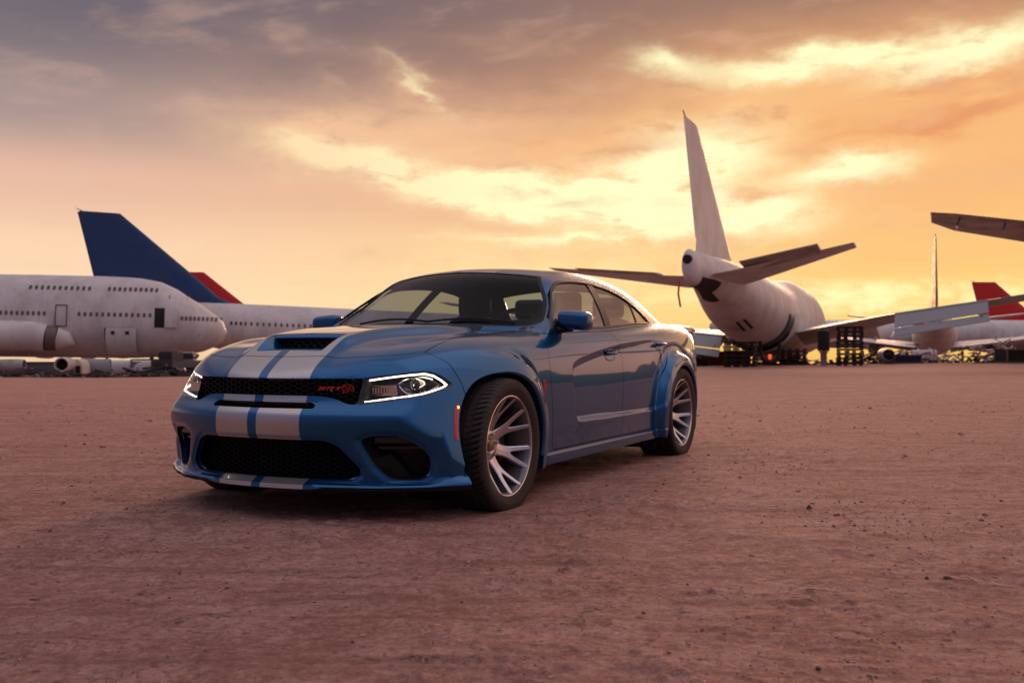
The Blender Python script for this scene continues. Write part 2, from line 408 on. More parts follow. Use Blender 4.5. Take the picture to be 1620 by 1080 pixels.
def pebbles():
    mb_v, mb_f = [], []
    ico = bmesh.new(); bmesh.ops.create_icosphere(ico, subdivisions=1, radius=1); iv = np.array([v.co[:] for v in ico.verts]); ifc = [[v.index for v in f.verts] for f in ico.faces]; ico.free()
    N = 24000
    ys = 1.7 + (rng.random(N)**1.5)*15; xs = (rng.random(N)*2-1)*(ys*.62+.2)
    cl = fbm(xs, ys, 1.1, 77, 3); keep = rng.random(N) < np.clip(.35+cl*3, .08, 1); xs, ys = xs[keep], ys[keep]
    zs = gh(xs, ys); V = []; F = []
    for k, (x, y, z) in enumerate(zip(xs, ys, zs)):
        r = .0022*math.exp(rng.normal(0, .55)) * (1 + .10*y)
        if rng.random() < .006: r *= 2.6
        s = rng.uniform(.6, 1.3, 3)*[1,1,.6]; a = rng.random()*6.28; ca, sa_ = math.cos(a), math.sin(a)
        q = iv*(1+rng.uniform(-.25,.25,(len(iv),1)))*s*r
        q = np.stack([q[:,0]*ca-q[:,1]*sa_, q[:,0]*sa_+q[:,1]*ca, q[:,2]], 1)+[x, y, z+r*.2]
        F += [[i+k*len(iv) for i in f] for f in ifc]; V.append(q)
    me = bpy.data.meshes.new('gravel'); me.from_pydata(np.concatenate(V).tolist(), [], F); me.update()
    def pb(b, put):
        c = coord('Object'); n = noise(c, 23, 1, .5)
        put('Base Color', ramp(n, [(.3,(.06,.03,.026)), (.42,(.20,.10,.08)), (.56,(.36,.20,.165)), (.72,(.52,.40,.35))], 'LINEAR'))
    tag(link('gravel', me, principled('pebble', (.2,.1,.08), .85, build=pb)), 'small loose stones scattered over the reddish dirt', 'gravel', kind='stuff')
pebbles()
# ------------------------------------------------------------------ car body as one analytic solid, cut into panels
WB = 3.052
def nspl(xs, ys):
    """natural cubic spline"""
    xs = np.array(xs, float); ys = np.array(ys, float); n = len(xs); h = np.diff(xs)
    A = np.eye(n); r = np.zeros(n)
    for i in range(1, n-1):
        A[i, i-1] = h[i-1]; A[i, i] = 2*(h[i-1]+h[i]); A[i, i+1] = h[i]
        r[i] = 6*((ys[i+1]-ys[i])/h[i]-(ys[i]-ys[i-1])/h[i-1])
    M = np.linalg.solve(A, r)
    def f(x):
        x = np.asarray(x, float); xc = np.clip(x, xs[0], xs[-1]); i = np.clip(np.searchsorted(xs, xc)-1, 0, n-2)
        a = (xs[i+1]-xc); b = (xc-xs[i]); H = h[i]
        v = (M[i]*a**3+M[i+1]*b**3)/(6*H)+(ys[i]/H-M[i]*H/6)*a+(ys[i+1]/H-M[i+1]*H/6)*b
        s0 = (ys[1]-ys[0])/h[0]-h[0]*M[1]/6; s1 = (ys[-1]-ys[-2])/h[-1]+h[-1]*M[-2]/6
        return v+np.minimum(x-xs[0], 0)*s0+np.maximum(x-xs[-1], 0)*s1
    return f
def ss(a, b, v):
    t = np.clip((v-a)/(b-a), 0, 1); return t*t*t*(t*(6*t-15)+10)
def smax(a, b, k): h = np.maximum(k-np.abs(a-b), 0)/k; return np.maximum(a, b)+h**3*k/6
def smin(a, b, k): return -smax(-a, -b, k)
def sdpoly(px, py, P):
    """signed distance, negative inside"""
    P = np.array(P, float); n = len(P); px, py = np.broadcast_arrays(px, py); d = np.full(px.shape, 1e9); sg = np.ones(px.shape)
    for i in range(n):
        a = P[i]; b = P[i-1]; e = b-a; wx_, wy_ = px-a[0], py-a[1]
        t = np.clip((wx_*e[0]+wy_*e[1])/(e@e), 0, 1); d = np.minimum(d, (wx_-e[0]*t)**2+(wy_-e[1]*t)**2)
        c1 = py >= a[1]; c2 = py < b[1]; c3 = e[0]*wy_ > e[1]*wx_
        flip = (c1 & c2 & c3) | (~c1 & ~c2 & ~c3); sg = np.where(flip, -sg, sg)
    return np.sqrt(d)*sg
def rounded(P, r, n=5):
    """round the corners of a polygon; r scalar or list"""
    P = [np.array(q, float) for q in P]; out = []; rs = r if isinstance(r, (list, tuple)) else [r]*len(P)
    for i, q in enumerate(P):
        a = P[i-1]-q; b = P[(i+1) % len(P)]-q; la, lb = np.linalg.norm(a), np.linalg.norm(b); k = min(rs[i], la*.48, lb*.48)
        if k < 1e-5: out.append(tuple(q)); continue
        p0 = q+a/la*k; p1 = q+b/lb*k
        for j in range(n+1):
            t = j/n; out.append(tuple((1-t)**2*p0+2*t*(1-t)*q+t*t*p1))
    return out

XF0 = nspl([.15,.22,.30,.40,.48,.535,.562,.585,.60,.625,.655,.70,.74,.80,.95], [.835,.85,.868,.884,.892,.891,.882,.862,.848,.836,.830,.820,.812,.79,.74])
TUCK = nspl([.12,.20,.28,.38,.46,.52,.565,.60,.64,.68,.74,.80,.95], [-.035,-.034,-.036,-.034,-.016,-.001,.001,-.006,-.018,-.032,-.055,-.075,-.13])
WID = nspl([-4.2,-4.0,-3.8,-3.6,-3.3,-3.0,-2.4,-1.5,-.6,0,.3,.5,.7,.9], [.755,.82,.868,.897,.921,.931,.936,.937,.933,.93,.925,.90,.845,.76])
PRO = nspl([.15,.22,.30,.42,.56,.70,.80,.88,.94,1.0,1.06,1.14], [-.02,-.013,-.010,-.002,.004,.002,-.006,-.018,-.033,-.058,-.10,-.17])
EN = nspl([-.2,-.08,0,.06,.13,.20,.35,.50,.8,1.1,1.5,2.0,2.5,3.2,3.8,4.3,4.9,5.3], [.50,.645,.724,.775,.822,.855,.897,.920,.947,.968,.985,1.010,1.022,1.052,1.072,1.076,1.055,1.03])
def chaik0(P, it=2):
    P = np.array(P)
    for _ in range(it): Q = np.roll(P, -1, 0); P = np.stack([P*.75+Q*.25, P*.25+Q*.75], 1).reshape(-1, 2)
    return P
def Xe(ay): return .812-.30*ay**2-2.4*np.maximum(ay-.50, 0)**2
def Hood(x, ay):
    t = Xe(ay)-x; e = EN(t)
    e = e + .055*(ay/.77)**2*np.exp(-np.maximum(t, 0)/.25)
    # bulge with crisp shoulders, widening towards the windscreen
    w = .275+.115*ss(.35, 1.35, t)
    hb = .012+.040*ss(.10, .36, t)-.012*ss(.9, 1.35, t)
    e = e + hb*ss(w+.075, w-.03, ay)*ss(2.2, 1.6, t)
    # valley beside it and raised fender crown
    e = e - .016*np.exp(-((ay-.50)/.13)**2)*ss(.15, .5, t)*ss(1.9, 1.4, t)
    e = e + .010*np.exp(-((ay-.71)/.10)**2)*ss(.15, .5, t)*ss(1.7, 1.3, t)
    # long crease running back over the hood side
    e = e - 1.5*np.maximum(ay-.75, 0)**2
    e = e - .03*ay**2*ss(3.6, 4.4, t)
    return e
ARC = [(-.93,.772),(-.99,.80),(-1.08,.822),(-1.40,.868),(-1.83,.918),(-2.30,.952),(-2.70,.972),(-2.70,.40),(-2.2,.402),(-1.5,.408),(-1.12,.415),(-1.04,.415),(-1.0,.43),(-.965,.48),(-.93,.62),(-.92,.72)]
ARC = chaik0(ARC, 2)
def Side(x, z):
    y = WID(x)+PRO(z)
    y = y + TUCK(z)*ss(.15, .62, x)*.75
    # sculpted scallop in the doors
    sd = -sdpoly(x, z, ARC)
    dep = .036*(.85+.15*ss(.42, .75, z))*(1-.62*ss(-1.1, -2.6, x))*ss(-2.95, -2.4, x)
    y = y - dep*ss(0, .034+.024*ss(.42, .56, z), sd)
    y = y + .004*np.exp(-((z-.402)/.022)**2)*ss(-2.4, -1.6, x)*ss(-.98, -1.1, x)
    # rocker
    y = y + .016*ss(.272, .250, z)*ss(-2.75, -2.35, x)*ss(-.40, -.60, x)
    # shoulder over the rear wheel
    y = y + .008*np.exp(-((x+2.95)/.45)**2)*np.exp(-((z-.86)/.10)**2)
    # wheel flares
    for xc, sg in ((0, 1), (-WB, -1)):
        u = (x-xc); r = np.sqrt(u**2+(z-.361)**2)
        ro = .505+.035*ss(0, .4, u*1.0)-.0*u
        A = .060*ss(ro, ro-(.042 if xc == 0 else .065), r)+.012*ss(ro-.02, .39, r)
        A = A-.011*np.exp(-((r-ro-.022)/.026)**2)*ss(.30, .45, z)*ss(.55, .30, np.abs(u))
        y = y + A*(1 if xc == 0 else ss(-3.85, -3.5, x))
    return y
DUL = [(.545,.432),(.60,.455),(.735,.452),(.792,.405),(.832,.335),(.818,.255),(.782,.236),(.665,.240),(.605,.30)]
LOL = [(-.8,.436),(.40,.428),(.445,.405),(.535,.295),(.535,.262),(.488,.233),(.2,.222),(-.8,.218)]
def Front(ay, z):
    f = XF0(z)-.345*ay**2 + TUCK(z)*np.minimum((ay/.7)**2, 1.3)*.85
    f = f-.016*ss(.034, -.004, sdpoly(ay, z, DUL))-.012*ss(.028, -.002, sdpoly(ay, z, LOL))
    return f
GY = nspl([-3.7,-3.4,-3.0,-2.6,-2.0,-1.2,-.7], [.70,.755,.805,.838,.852,.852,.845])
GZ = nspl([-4.0,-3.72,-3.45,-3.25,-3.0,-2.7,-2.4,-2.0,-1.7,-1.4,-1.2,-1.08,-.9,-.6,-.3], [.80,.93,1.065,1.165,1.278,1.372,1.422,1.446,1.447,1.432,1.404,1.368,1.25,1.022,.80])
def GhS(x, ay, z): t = np.maximum(z-1.0, -.1); return (ay-(GY(x)-.46*t-.62*t*t))*.87
def GhT(x, ay, z):
    xx = x+(.40*ay**2-3.6*np.maximum(ay-.66, 0)**2)*ss(-2.2, -1.4, x)-.25*ay**2*ss(-2.6, -3.2, x)
    return (z-(GZ(xx)-.115*ay**2*ss(.9, 1.3, z)))*.87
def body(x, y, z):
    ay = np.abs(y)
    s = (ay-Side(x, z))
    f = (x-Front(ay, z))*.93
    r = (-x-4.135+.20*ay**2 - .035*ss(.75, 1.02, z)+.06*ss(.55,.2,z))
    p = smax(smax(s, f, .16), r, .22)
    h = (z-Hood(x, ay))*.90
    kk = .035+.055*ss(.55, .0, x)
    b = smax(p, h, kk)
    b = smax(b, .185-z, .02)
    g = smax(GhS(x, ay, z), GhT(x, ay, z), .085)
    g = smax(g, .9-z, .02)
    return smin(b, g, .022)
def grad(f, P, e=4e-4):
    G = np.empty_like(P)
    for k in range(3):
        a = P.copy(); b = P.copy(); a[:, k] += e; b[:, k] -= e
        G[:, k] = (f(a[:,0],a[:,1],a[:,2])-f(b[:,0],b[:,1],b[:,2]))/(2*e)
    return G
def project(f, P, it=5, lim=.02):
    P = P.copy()
    for _ in range(it):
        v = f(P[:,0],P[:,1],P[:,2]); G = grad(f, P); st = v[:,None]*G/np.maximum((G*G).sum(1), 1e-3)[:,None]
        n = np.linalg.norm(st, axis=1); st *= np.minimum(1, lim/np.maximum(n, 1e-9))[:,None]; P -= st
    return P
def surface_net(f, lo, hi, h):
    ax = [np.arange(a, b+h, h) for a, b in zip(lo, hi)]; nx, ny, nz = map(len, ax)
    V = np.empty((nx, ny, nz), np.float32); y = ax[1][None, :, None]; z = ax[2][None, None, :]
    for i in range(0, nx, 32): V[i:i+32] = f(ax[0][i:i+32][:, None, None], y, z)
    ins = V < 0
    cnt = np.zeros((nx-1, ny-1, nz-1), np.int8)
    for a in (0,1):
        for b in (0,1):
            for c in (0,1): cnt += ins[a:nx-1+a, b:ny-1+b, c:nz-1+c]
    act = (cnt > 0) & (cnt < 8); idx = -np.ones(act.shape, np.int64); I = np.argwhere(act); idx[act] = np.arange(len(I))
    acc = np.zeros((len(I), 3)); num = np.zeros(len(I))
    cs = [(a,b,c) for a in (0,1) for b in (0,1) for c in (0,1)]
    for p in cs:
        for q in cs:
            if sum(q)-sum(p) == 1 and all(u >= v for u, v in zip(q, p)):
                va = V[tuple((I+p).T)].astype(float); vb = V[tuple((I+q).T)].astype(float); m = (va < 0) != (vb < 0)
                t = np.where(m, va/np.where(m, va-vb, 1), 0)
                acc += ((I+p)+t[:,None]*(np.array(q)-p))*m[:,None]; num += m
    P = np.array(lo)+acc/num[:,None]*h
    Q = []
    for k in range(3):
        u, v = [(1,2),(2,0),(0,1)][k]
        sl = [slice(1,-1)]*3; sl[k] = slice(0,-1); a = ins[tuple(sl)]; sl[k] = slice(1,None); b = ins[tuple(sl)]
        E = np.argwhere(a != b)
        if not len(E): continue
        s = a[tuple(E.T)]; C = E.copy(); C[:,u] += 1; C[:,v] += 1
        def g(du, dv): D = C.copy(); D[:,u] += du; D[:,v] += dv; return idx[tuple(D.T)]
        q = np.stack([g(-1,-1), g(0,-1), g(0,0), g(-1,0)], 1); q[~s] = q[~s][:, ::-1]; Q.append(q)
    Q = np.concatenate(Q); return P, [tuple(r) for r in Q.tolist()]
def clip(M, gf, e=0.0):
    """keep the part of mesh M where gf > e"""
    P, F = M; g = gf(P)-e; gl_ = g.tolist(); pos = g > 0
    nP = []; cache = {}; out = []; N = len(P); pairs = []
    pl = pos.tolist()
    for f in F:
        k = 0
        for i in f: k += pl[i]
        if k == len(f): out.append(f)
        elif k:
            nf = []
            for a, b in zip(f, f[1:]+f[:1]):
                if pl[a]: nf.append(a)
                if pl[a] != pl[b]:
                    key = (a, b) if a < b else (b, a)
                    if key not in cache: cache[key] = N+len(pairs); pairs.append(key)
                    nf.append(cache[key])
            if len(nf) > 2: out.append(tuple(nf))
    if pairs:
        A = np.array(pairs); a, b = P[A[:,0]], P[A[:,1]]; ga, gb = g[A[:,0]], g[A[:,1]]
        lo, hi, glo, ghi = np.zeros(len(A)), np.ones(len(A)), ga.copy(), gb.copy(); t = ga/(ga-gb)
        for _ in range(3):
            v = gf(a+(b-a)*t[:,None])-e; same = (v > 0) == (glo > 0)
            lo = np.where(same, t, lo); glo = np.where(same, v, glo); hi = np.where(same, hi, t); ghi = np.where(same, ghi, v)
            den = glo-ghi; t = lo+(hi-lo)*np.clip(np.where(np.abs(den) > 1e-12, glo/np.where(np.abs(den) > 1e-12, den, 1), .5), .02, .98)
        P = np.concatenate([P, a+(b-a)*t[:,None]])
    used = np.unique(np.fromiter((i for f in out for i in f), int)) if out else np.zeros(0, int)
    mp = -np.ones(len(P), int); mp[used] = np.arange(len(used)); mpl = mp.tolist()
    return P[used], [tuple(mpl[i] for i in f) for f in out]
def neg(gf): return lambda P: -gf(P)
def split(M, gf, gap=.0022): return clip(M, gf, gap), clip(M, neg(gf), gap)
def bedges(F):
    c = {}
    for f in F:
        for a, b in zip(f, f[1:]+f[:1]): c[(a, b)] = 1
    return [(a, b) for (a, b) in c if (b, a) not in c]
def emit(M, name, mat, parent, f=body, rim=.014, mirror='join', off=0.0, rimfn=None, ysplit=True, rimmat=None):
    """link a panel: surface normals from the solid, edges turned inwards; mirror = 'join' | 'both' | None"""
    P, F = M
    if not len(F): print('EMPTY PANEL', name); return []
    P = P.copy(); ony = np.abs(P[:,1]) < 1e-6
    if f is not None:
        P2 = project(f, P, 2, .003); P2[ony, 1] = 0; P = P2; G = grad(f, P); N = G/np.linalg.norm(G, axis=1)[:,None]
    if off: P = P+N*off
    nP = len(P); NF = [N[list(q)] for q in F]; F = list(F); allP = [P]; mats = [0]*len(F)
    if rim:
        be = [(a, b) for a, b in bedges(F) if not (ony[a] and ony[b])]
        ids = sorted({i for e in be for i in e}); mp = {i: k for k, i in enumerate(ids)}
        if rimfn: steps = rimfn(P[ids], N[ids])
        else: steps = [P[ids]-N[ids]*.0012, P[ids]-N[ids]*rim]
        # pull the first ring a hair so that the edge catches light
        base = nP; prev = {i: i for i in ids}
        for st in steps:
            allP.append(st)
            for a, b in be:
                q = (b, a, prev[a] if False else base+mp[a], base+mp[b])
                q = (prev[b], prev[a], base+mp[a], base+mp[b]); F.append(q); NF.append(None); mats.append(1 if rimmat else 0)
            prev = {i: base+mp[i] for i in ids}; base += len(ids)
    P = np.concatenate(allP)
    res = []
    def mk(P, F, NF, nm):
        me = bpy.data.meshes.new(nm); me.from_pydata(P.tolist(), [], F); me.update()
        me.polygons.foreach_set('use_smooth', [True]*len(F))
        if rimmat: me.polygons.foreach_set('material_index', mats if len(mats) == len(F) else mats+mats)
        ln = []
        for poly, nn in zip(me.polygons, NF):
            if nn is None: ln += [tuple(poly.normal)]*poly.loop_total
            else: ln += nn.tolist()
        me.normals_split_custom_set(ln)
        o = link(nm, me, [mat, rimmat] if rimmat else mat, parent); return o
    FM = [tuple(reversed(q)) for q in F]; fl = np.array([1,-1,1])
    NM = [None if n is None else (n*fl)[::-1] for n in NF]
    if mirror == 'join':
        n = len(P); mpn = list(range(n, 2*n)); oy = np.abs(P[:,1]) < 1e-6
        P3 = np.concatenate([P, P*fl]); F3 = F+[tuple(i if oy[i] else i+n for i in q) for q in FM]
        res.append(mk(P3, F3, NF+NM, name))
    elif mirror == 'both': res.append(mk(P, F, NF, name)); res.append(mk(P*fl, FM, NM, name))
    else: res.append(mk(P, F, NF, name))
    return res

CAR = empty('muscle_sedan', (-.879, 5.725, 0), (0, 0, math.atan2(-.892, -.452)))
tag(CAR, 'metallic blue muscle sedan with twin silver stripes and lit headlights, parked on the dirt', 'car')

BM = surface_net(body, (-4.25, -.03, .16), (.93, 1.03, 1.49), .0105)
BM = (project(body, BM[0], 5), BM[1])
BM = clip(BM, lambda P: P[:,1]+0*P[:,0], 0.0)
BM[0][np.abs(BM[0][:,1]) < 2e-4, 1] = 0
Xc, Yc, Zc = (lambda P: P[:,0]), (lambda P: P[:,1]), (lambda P: P[:,2])
# remove the underside
BM = clip(BM, lambda P: P[:,2]-.197)
# wheel openings
def arch(P):
    u = P[:,0]; z = P[:,2]; inner = np.where(P[:,1] > .45, 1, 0)
    r1 = np.sqrt(u**2+(z-.361)**2)-(.392+.045*ss(-.02, .40, u))
    v = u+WB; r2 = np.sqrt(v**2+(z-.361)**2)-(.388+.03*ss(.1, .5, v)*1.0)
    # below the axle the openings run straight down
    r1 = np.where(z < .30, np.minimum(r1, np.maximum(-u-.385+.05*(.3-z), u-.437)), r1)
    r2 = np.where(z < .30, np.minimum(r2, np.maximum(-v-.385, v-.405-.30*(.3-z))), r2)
    return np.where(inner, np.minimum(r1, r2), 1.0)
def archrim(P, N):
    c = np.where((P[:,0] > -1.5)[:,None], np.array([[0,0,.361]]), np.array([[-WB,0,.361]])); d_ = c-P; d_[:,1] = 0; d_ /= np.linalg.norm(d_, axis=1)[:,None]
    near = (arch(P) < .012)[:,None]; Y = np.array([[0,1,0]])
    s1 = np.where(near, P+d_*.006-Y*.003, P-N*.0012); s2 = np.where(near, P+d_*.012-Y*.010, P-N*.014); s3 = np.where(near, P+d_*.010-Y*.05, P-N*.015)
    return [s1, s2, s3]
BM = clip(BM, arch)
# glass openings
WSP = rounded([(-.6,-.592),(.775,-.592),(.768,-.66),(.642,-1.085),(.61,-1.125),(0,-1.135),(-.6,-1.13)], [0,.03,0,.03,.02,0,0])
def g_ws(P):
    ay = P[:,1]; xx = P[:,0]+.40*ay**2
    g = sdpoly(ay, xx, WSP); ym = GY(P[:,0])-.46*(P[:,2]-1)-.62*(P[:,2]-1)**2-.052
    g = np.maximum(g, ay-ym)
    return np.where((P[:,2] > .95) & (P[:,0] > -1.6), g, 1.0)
RWP = [(-.6,-2.78),(0,-2.72),(.60,-2.78),(.66,-3.30),(0,-3.42),(-.6,-3.3)]
def g_rw(P):
    g = sdpoly(P[:,1], P[:,0], RWP); ym = GY(P[:,0])-.46*(P[:,2]-1)-.62*(P[:,2]-1)**2-.10
    return np.where(P[:,2] > 1.08, np.maximum(g, P[:,1]-ym), 1.0)
DLO = rounded([(-.775,.985),(-.965,1.122),(-1.22,1.292),(-1.36,1.326),(-1.60,1.345),(-1.90,1.350),(-2.20,1.327),(-2.42,1.285),(-2.60,1.215),(-2.74,1.125),(-2.795,1.072),(-2.72,1.062),(-2.37,1.050),(-1.70,1.010)], [.02,.1,.1,.08,.1,.1,.1,.08,.08,.05,.012,.05,.1,.1])
def side_ok(P): return (P[:,2] > .96) & (P[:,1] > GY(P[:,0])-.46*(P[:,2]-1)-.62*(P[:,2]-1)**2-.045)
def g_dlo(P): return np.where(side_ok(P), sdpoly(P[:,0], P[:,2], DLO), 1.0)
GLZ_WS = clip(BM, neg(g_ws)); BM = clip(BM, g_ws)
GLZ_RW = clip(BM, neg(g_rw)); BM = clip(BM, g_rw)
# black trim ring round the side glass, then the side glass itself split at the pillars
TR = clip(BM, neg(g_dlo)); BM = clip(BM, g_dlo)
inner = lambda P: g_dlo(P)+.017
GS = clip(TR, neg(inner)); TR = clip(TR, inner)
def pil(x0, x1): return lambda P: P[:,0]-(x0+(x1-x0)*(P[:,2]-1.01)/.33)    # leaning line, >0 ahead
p1, p2, p3, p4 = pil(-1.705,-1.875), pil(-1.805,-1.985), pil(-2.375,-2.615), pil(-2.405,-2.645)
G1 = clip(GS, p1); rest_ = clip(GS, neg(p1)); PB = clip(rest_, p2); rest_ = clip(rest_, neg(p2))
G2 = clip(rest_, p3); rest_ = clip(rest_, neg(p3)); PC = clip(rest_, p4); G3 = clip(rest_, neg(p4))

# front openings (projected on y,z)
def fr(P, c=.2): return P[:,0] > c
GRP = rounded([(-.6,.726),(.500,.728),(.5235,.731),(.5225,.66),(.5225,.602),(.478,.604),(.40,.634),(.33,.643),(-.6,.643)], [0,0,.005,0,.02,.03,.05,.05,0])
SLP = rounded([(-.6,.612),(.300,.612),(.326,.597),(.320,.582),(-.6,.580)], [0,.02,.008,.008,0])
HLP = rounded([(.520,.600),(.524,.731),(.60,.742),(.70,.757),(.762,.765),(.80,.748),(.850,.697),(.842,.678),(.790,.640),(.66,.617)], [.012,.012,.03,.03,.05,.05,.03,.03,.05,.05])
LOP = rounded([(-.8,.436),(.38,.430),(.445,.405),(.535,.295),(.535,.262),(.488,.233),(.2,.222),(-.8,.218)], [0,.05,.06,.03,.03,.05,.05,0])
DUP = rounded([(.545,.432),(.60,.455),(.735,.452),(.792,.405),(.832,.335),(.818,.255),(.782,.236),(.665,.240),(.605,.30)], [.02,.04,.05,.04,.04,.03,.03,.05,.05])
def gp(poly, xmin=.2): return lambda P: np.where(fr(P, xmin), sdpoly(P[:,1], P[:,2], poly), 1.0)
g_gr, g_sl, g_hl, g_lo, g_du = gp(GRP), gp(SLP), gp(HLP), gp(LOP), gp(DUP)
# hood scoop recess (projected on x,y)
SCP = rounded([(.640,-.6),(.632,.19),(.625,.214),(.455,.246),(.437,.235),(.428,0),(.428,-.6)], [0,.02,.01,.01,.02,0,0])
def g_sc(P): return np.where(P[:,2] > .78, sdpoly(P[:,0], P[:,1], SCP), 1.0)
for g in (g_gr, g_sl, g_lo, g_du): BM = clip(BM, g)
HLG = clip(BM, neg(g_hl)); BM = clip(BM, g_hl)
BM = clip(BM, g_sc)
# ---- panels
def hood_side(P): return .705-.00*P[:,0]-P[:,1]
def hood_front(P): return (Xe(P[:,1])-.128-.9*np.maximum(P[:,1]-.55, 0)**2)-P[:,0]
def cowl(P): return P[:,0]+.40*P[:,1]**2+.548
def g_hood(P): return np.where((P[:,2] > .70) & (P[:,0] > -1.2), np.minimum(np.minimum(hood_side(P), hood_front(P)), cowl(P)), -1.0)
HOOD, BM = split(BM, g_hood)
# bumper cover against the fender
def g_bump(P):   # >0 ahead of the seam
    a = P[:,0]-(.30+(P[:,2]-.78)*-.9); return np.where(P[:,0] > -.3, np.where(P[:,2] > .60, a, P[:,0]-.46), -1.0)
def g_bump(P):
    x, z = P[:,0], P[:,2]
    return x-np.interp(z, [.19,.50,.62,.70,.80,.86,1.0], [.30,.30,.33,.335,.36,.42,.55])
BUMP, BM = split(BM, g_bump)
# doors
FD = rounded([(-.700,.20),(-.655,.282),(-.612,.62),(-.60,.80),(-.615,.91),(-.63,.985),(-.735,1.02),(-1.28,1.345),(-1.5,1.375),(-1.92,1.382),(-1.72,1.0),(-1.80,.90),(-1.865,.80),(-1.862,.62),(-1.80,.282),(-1.75,.20)], .03)
RD = rounded([(-1.75,.20),(-1.80,.282),(-1.862,.62),(-1.865,.80),(-1.80,.90),(-1.72,1.0),(-1.92,1.382),(-2.25,1.36),(-2.52,1.29),(-2.66,1.21),(-2.79,1.10),(-2.82,1.06),(-2.83,.98),(-2.85,.86),(-2.70,.74),(-2.56,.60),(-2.47,.40),(-2.44,.282),(-2.4,.20)], .03)
def dr(poly):
    def g(P):
        s = -sdpoly(P[:,0], P[:,2], poly); s = np.minimum(s, P[:,2]-.276)
        s = np.minimum(s, np.interp(P[:,0], [-2.80,-2.72,-2.37,-1.70,-.95,-.735], [1.058,1.050,1.038,.998,.976,.968])-.004-P[:,2])
        return np.where((P[:,1] > .60) & (P[:,2] < 1.15), s, -1.0)
    return g
FDOOR, BM = split(BM, dr(FD)); RDOOR, BM = split(BM, dr(RD))
def g_sk(P): return np.where((P[:,0] < -.33) & (P[:,0] > -2.62), .268-P[:,2], -1.0)
SILL, BM = split(BM, g_sk)
def g_fen(P): return np.where(P[:,2] < 1.1, P[:,0]-np.interp(P[:,2], [.2,.9,.96,1.0,1.1], [-.72,-.66,-.66,-.66,-.62])-.0*P[:,1], -1.0)
def g_fen(P): return np.where((P[:,2] < 1.0) & (P[:,1] > .70), P[:,0]+.70, -1.0)
FEND, BM = split(BM, g_fen, .0008)

emit(HOOD, 'hood', PAINTM, CAR)
emit(BUMP, 'front_bumper', PAINTM, CAR, rim=.03, rimfn=lambda P, N: archrim(P, N)[:1]+[np.where((np.abs(g_lo(P)) < .004)[:,None] | (np.abs(g_du(P)) < .004)[:,None], P-N*.006-np.array([[.02,0,0]]), P-N*.012), P-N*.03])
emit(FEND, 'front_fender', PAINTM, CAR, mirror='both', rim=.02, rimfn=archrim)
FDO = emit(FDOOR, 'front_door', BLUEM, CAR, mirror='both')
RDO = emit(RDOOR, 'rear_door', BLUEM, CAR, mirror='both')
emit(SILL, 'side_sill', BLUEM, CAR, mirror='both', rim=.03)
emit(BM, 'body_shell', PAINTM, CAR, rimfn=archrim)
for k, s in enumerate((0, 1)):
    pass
def half(M, name, mat, par, off=-.004, rim=.008):
    os_ = emit(M, name, mat, None, mirror='both', off=off, rim=rim)
    for o, p_ in zip(os_, par): o.parent = p_
    return os_
gh_only = lambda x, y, z: smax(GhS(x, np.abs(y), z), GhT(x, np.abs(y), z), .085)
def ysurf(x, z):
    lo, hi = np.full(np.shape(x), .3), np.full(np.shape(x), 1.1)
    for _ in range(30):
        m = (lo+hi)/2; v = body(x, m, z) < 0; lo = np.where(v, m, lo); hi = np.where(v, hi, m)
    t = z-1.0; an = GY(x)-.46*t-.62*t*t
    l2, h2 = np.full(np.shape(x), .3), np.full(np.shape(x), 1.1)
    for _ in range(30):
        m = (l2+h2)/2; v = gh_only(x, m, z) < 0; l2 = np.where(v, m, l2); h2 = np.where(v, h2, m)
    yg = np.maximum(l2, an-.016)
    return np.maximum(yg, np.where(lo < an+.04, lo, yg))
def ribbon(name, path, mat, par, w=.017, closed=True, inward=None):
    Pt = np.array(path); d_ = np.roll(Pt, -1, 0)-np.roll(Pt, 1, 0); 
    if not closed: d_[0] = Pt[1]-Pt[0]; d_[-1] = Pt[-1]-Pt[-2]
    nn = np.stack([-d_[:,1], d_[:,0]], 1); nn /= np.linalg.norm(nn, axis=1)[:,None]
    ar = sum(Pt[i-1][0]*Pt[i][1]-Pt[i][0]*Pt[i-1][1] for i in range(len(Pt)))
    if ar < 0 and closed: nn = -nn
    prof = [(-.002, -.004), (-.001, .0025), (.003, .0045), (w-.004, .0045), (w-.001, .002), (w, -.010)]
    for s_, pr in zip((1, -1), par):
        mb = MB(); v = []
        for o_, h_ in prof:
            q = Pt+nn*o_; y = ysurf(q[:,0], q[:,1])+h_; v.append(np.stack([q[:,0], y*s_, q[:,1]], 1))
        n = len(Pt); V = np.concatenate(v); m = len(prof)
        mb.add(V.tolist(), [(k*n+i, k*n+(i+1) % n, (k+1)*n+(i+1) % n, (k+1)*n+i) for k in range(m-1) for i in range(n if closed else n-1)])
        mb.build(name, mat, pr, smooth=50)
def dense(P, h=.012, closed=True):
    out = []; P = list(P)
    for a, b in zip(P, P[1:]+(P[:1] if closed else [])):
        a, b = np.array(a), np.array(b); k = max(1, int(np.linalg.norm(b-a)/h))
        for j in range(k): out.append(tuple(a+(b-a)*j/k))
    if not closed: out.append(tuple(P[-1]))
    return out
def chaik(P, it=2):
    P = np.array(P)
    for _ in range(it): Q = np.roll(P, -1, 0); P = np.stack([P*.75+Q*.25, P*.25+Q*.75], 1).reshape(-1, 2)
    return P
ribbon('window_trim', chaik(dense(DLO, .02), 1), TRIM, [CAR, CAR])
def half(M, name, mat, par, off=-.004, rim=.008):
    os_ = emit(M, name, mat, None, mirror='both', off=off, rim=rim)
    for o, p_ in zip(os_, par): o.parent = p_
    return os_
half(G1, 'side_window', GLASSS, FDO, off=-.006, rim=0); half(G2, 'side_window', GLASSS, RDO, off=-.006, rim=0)
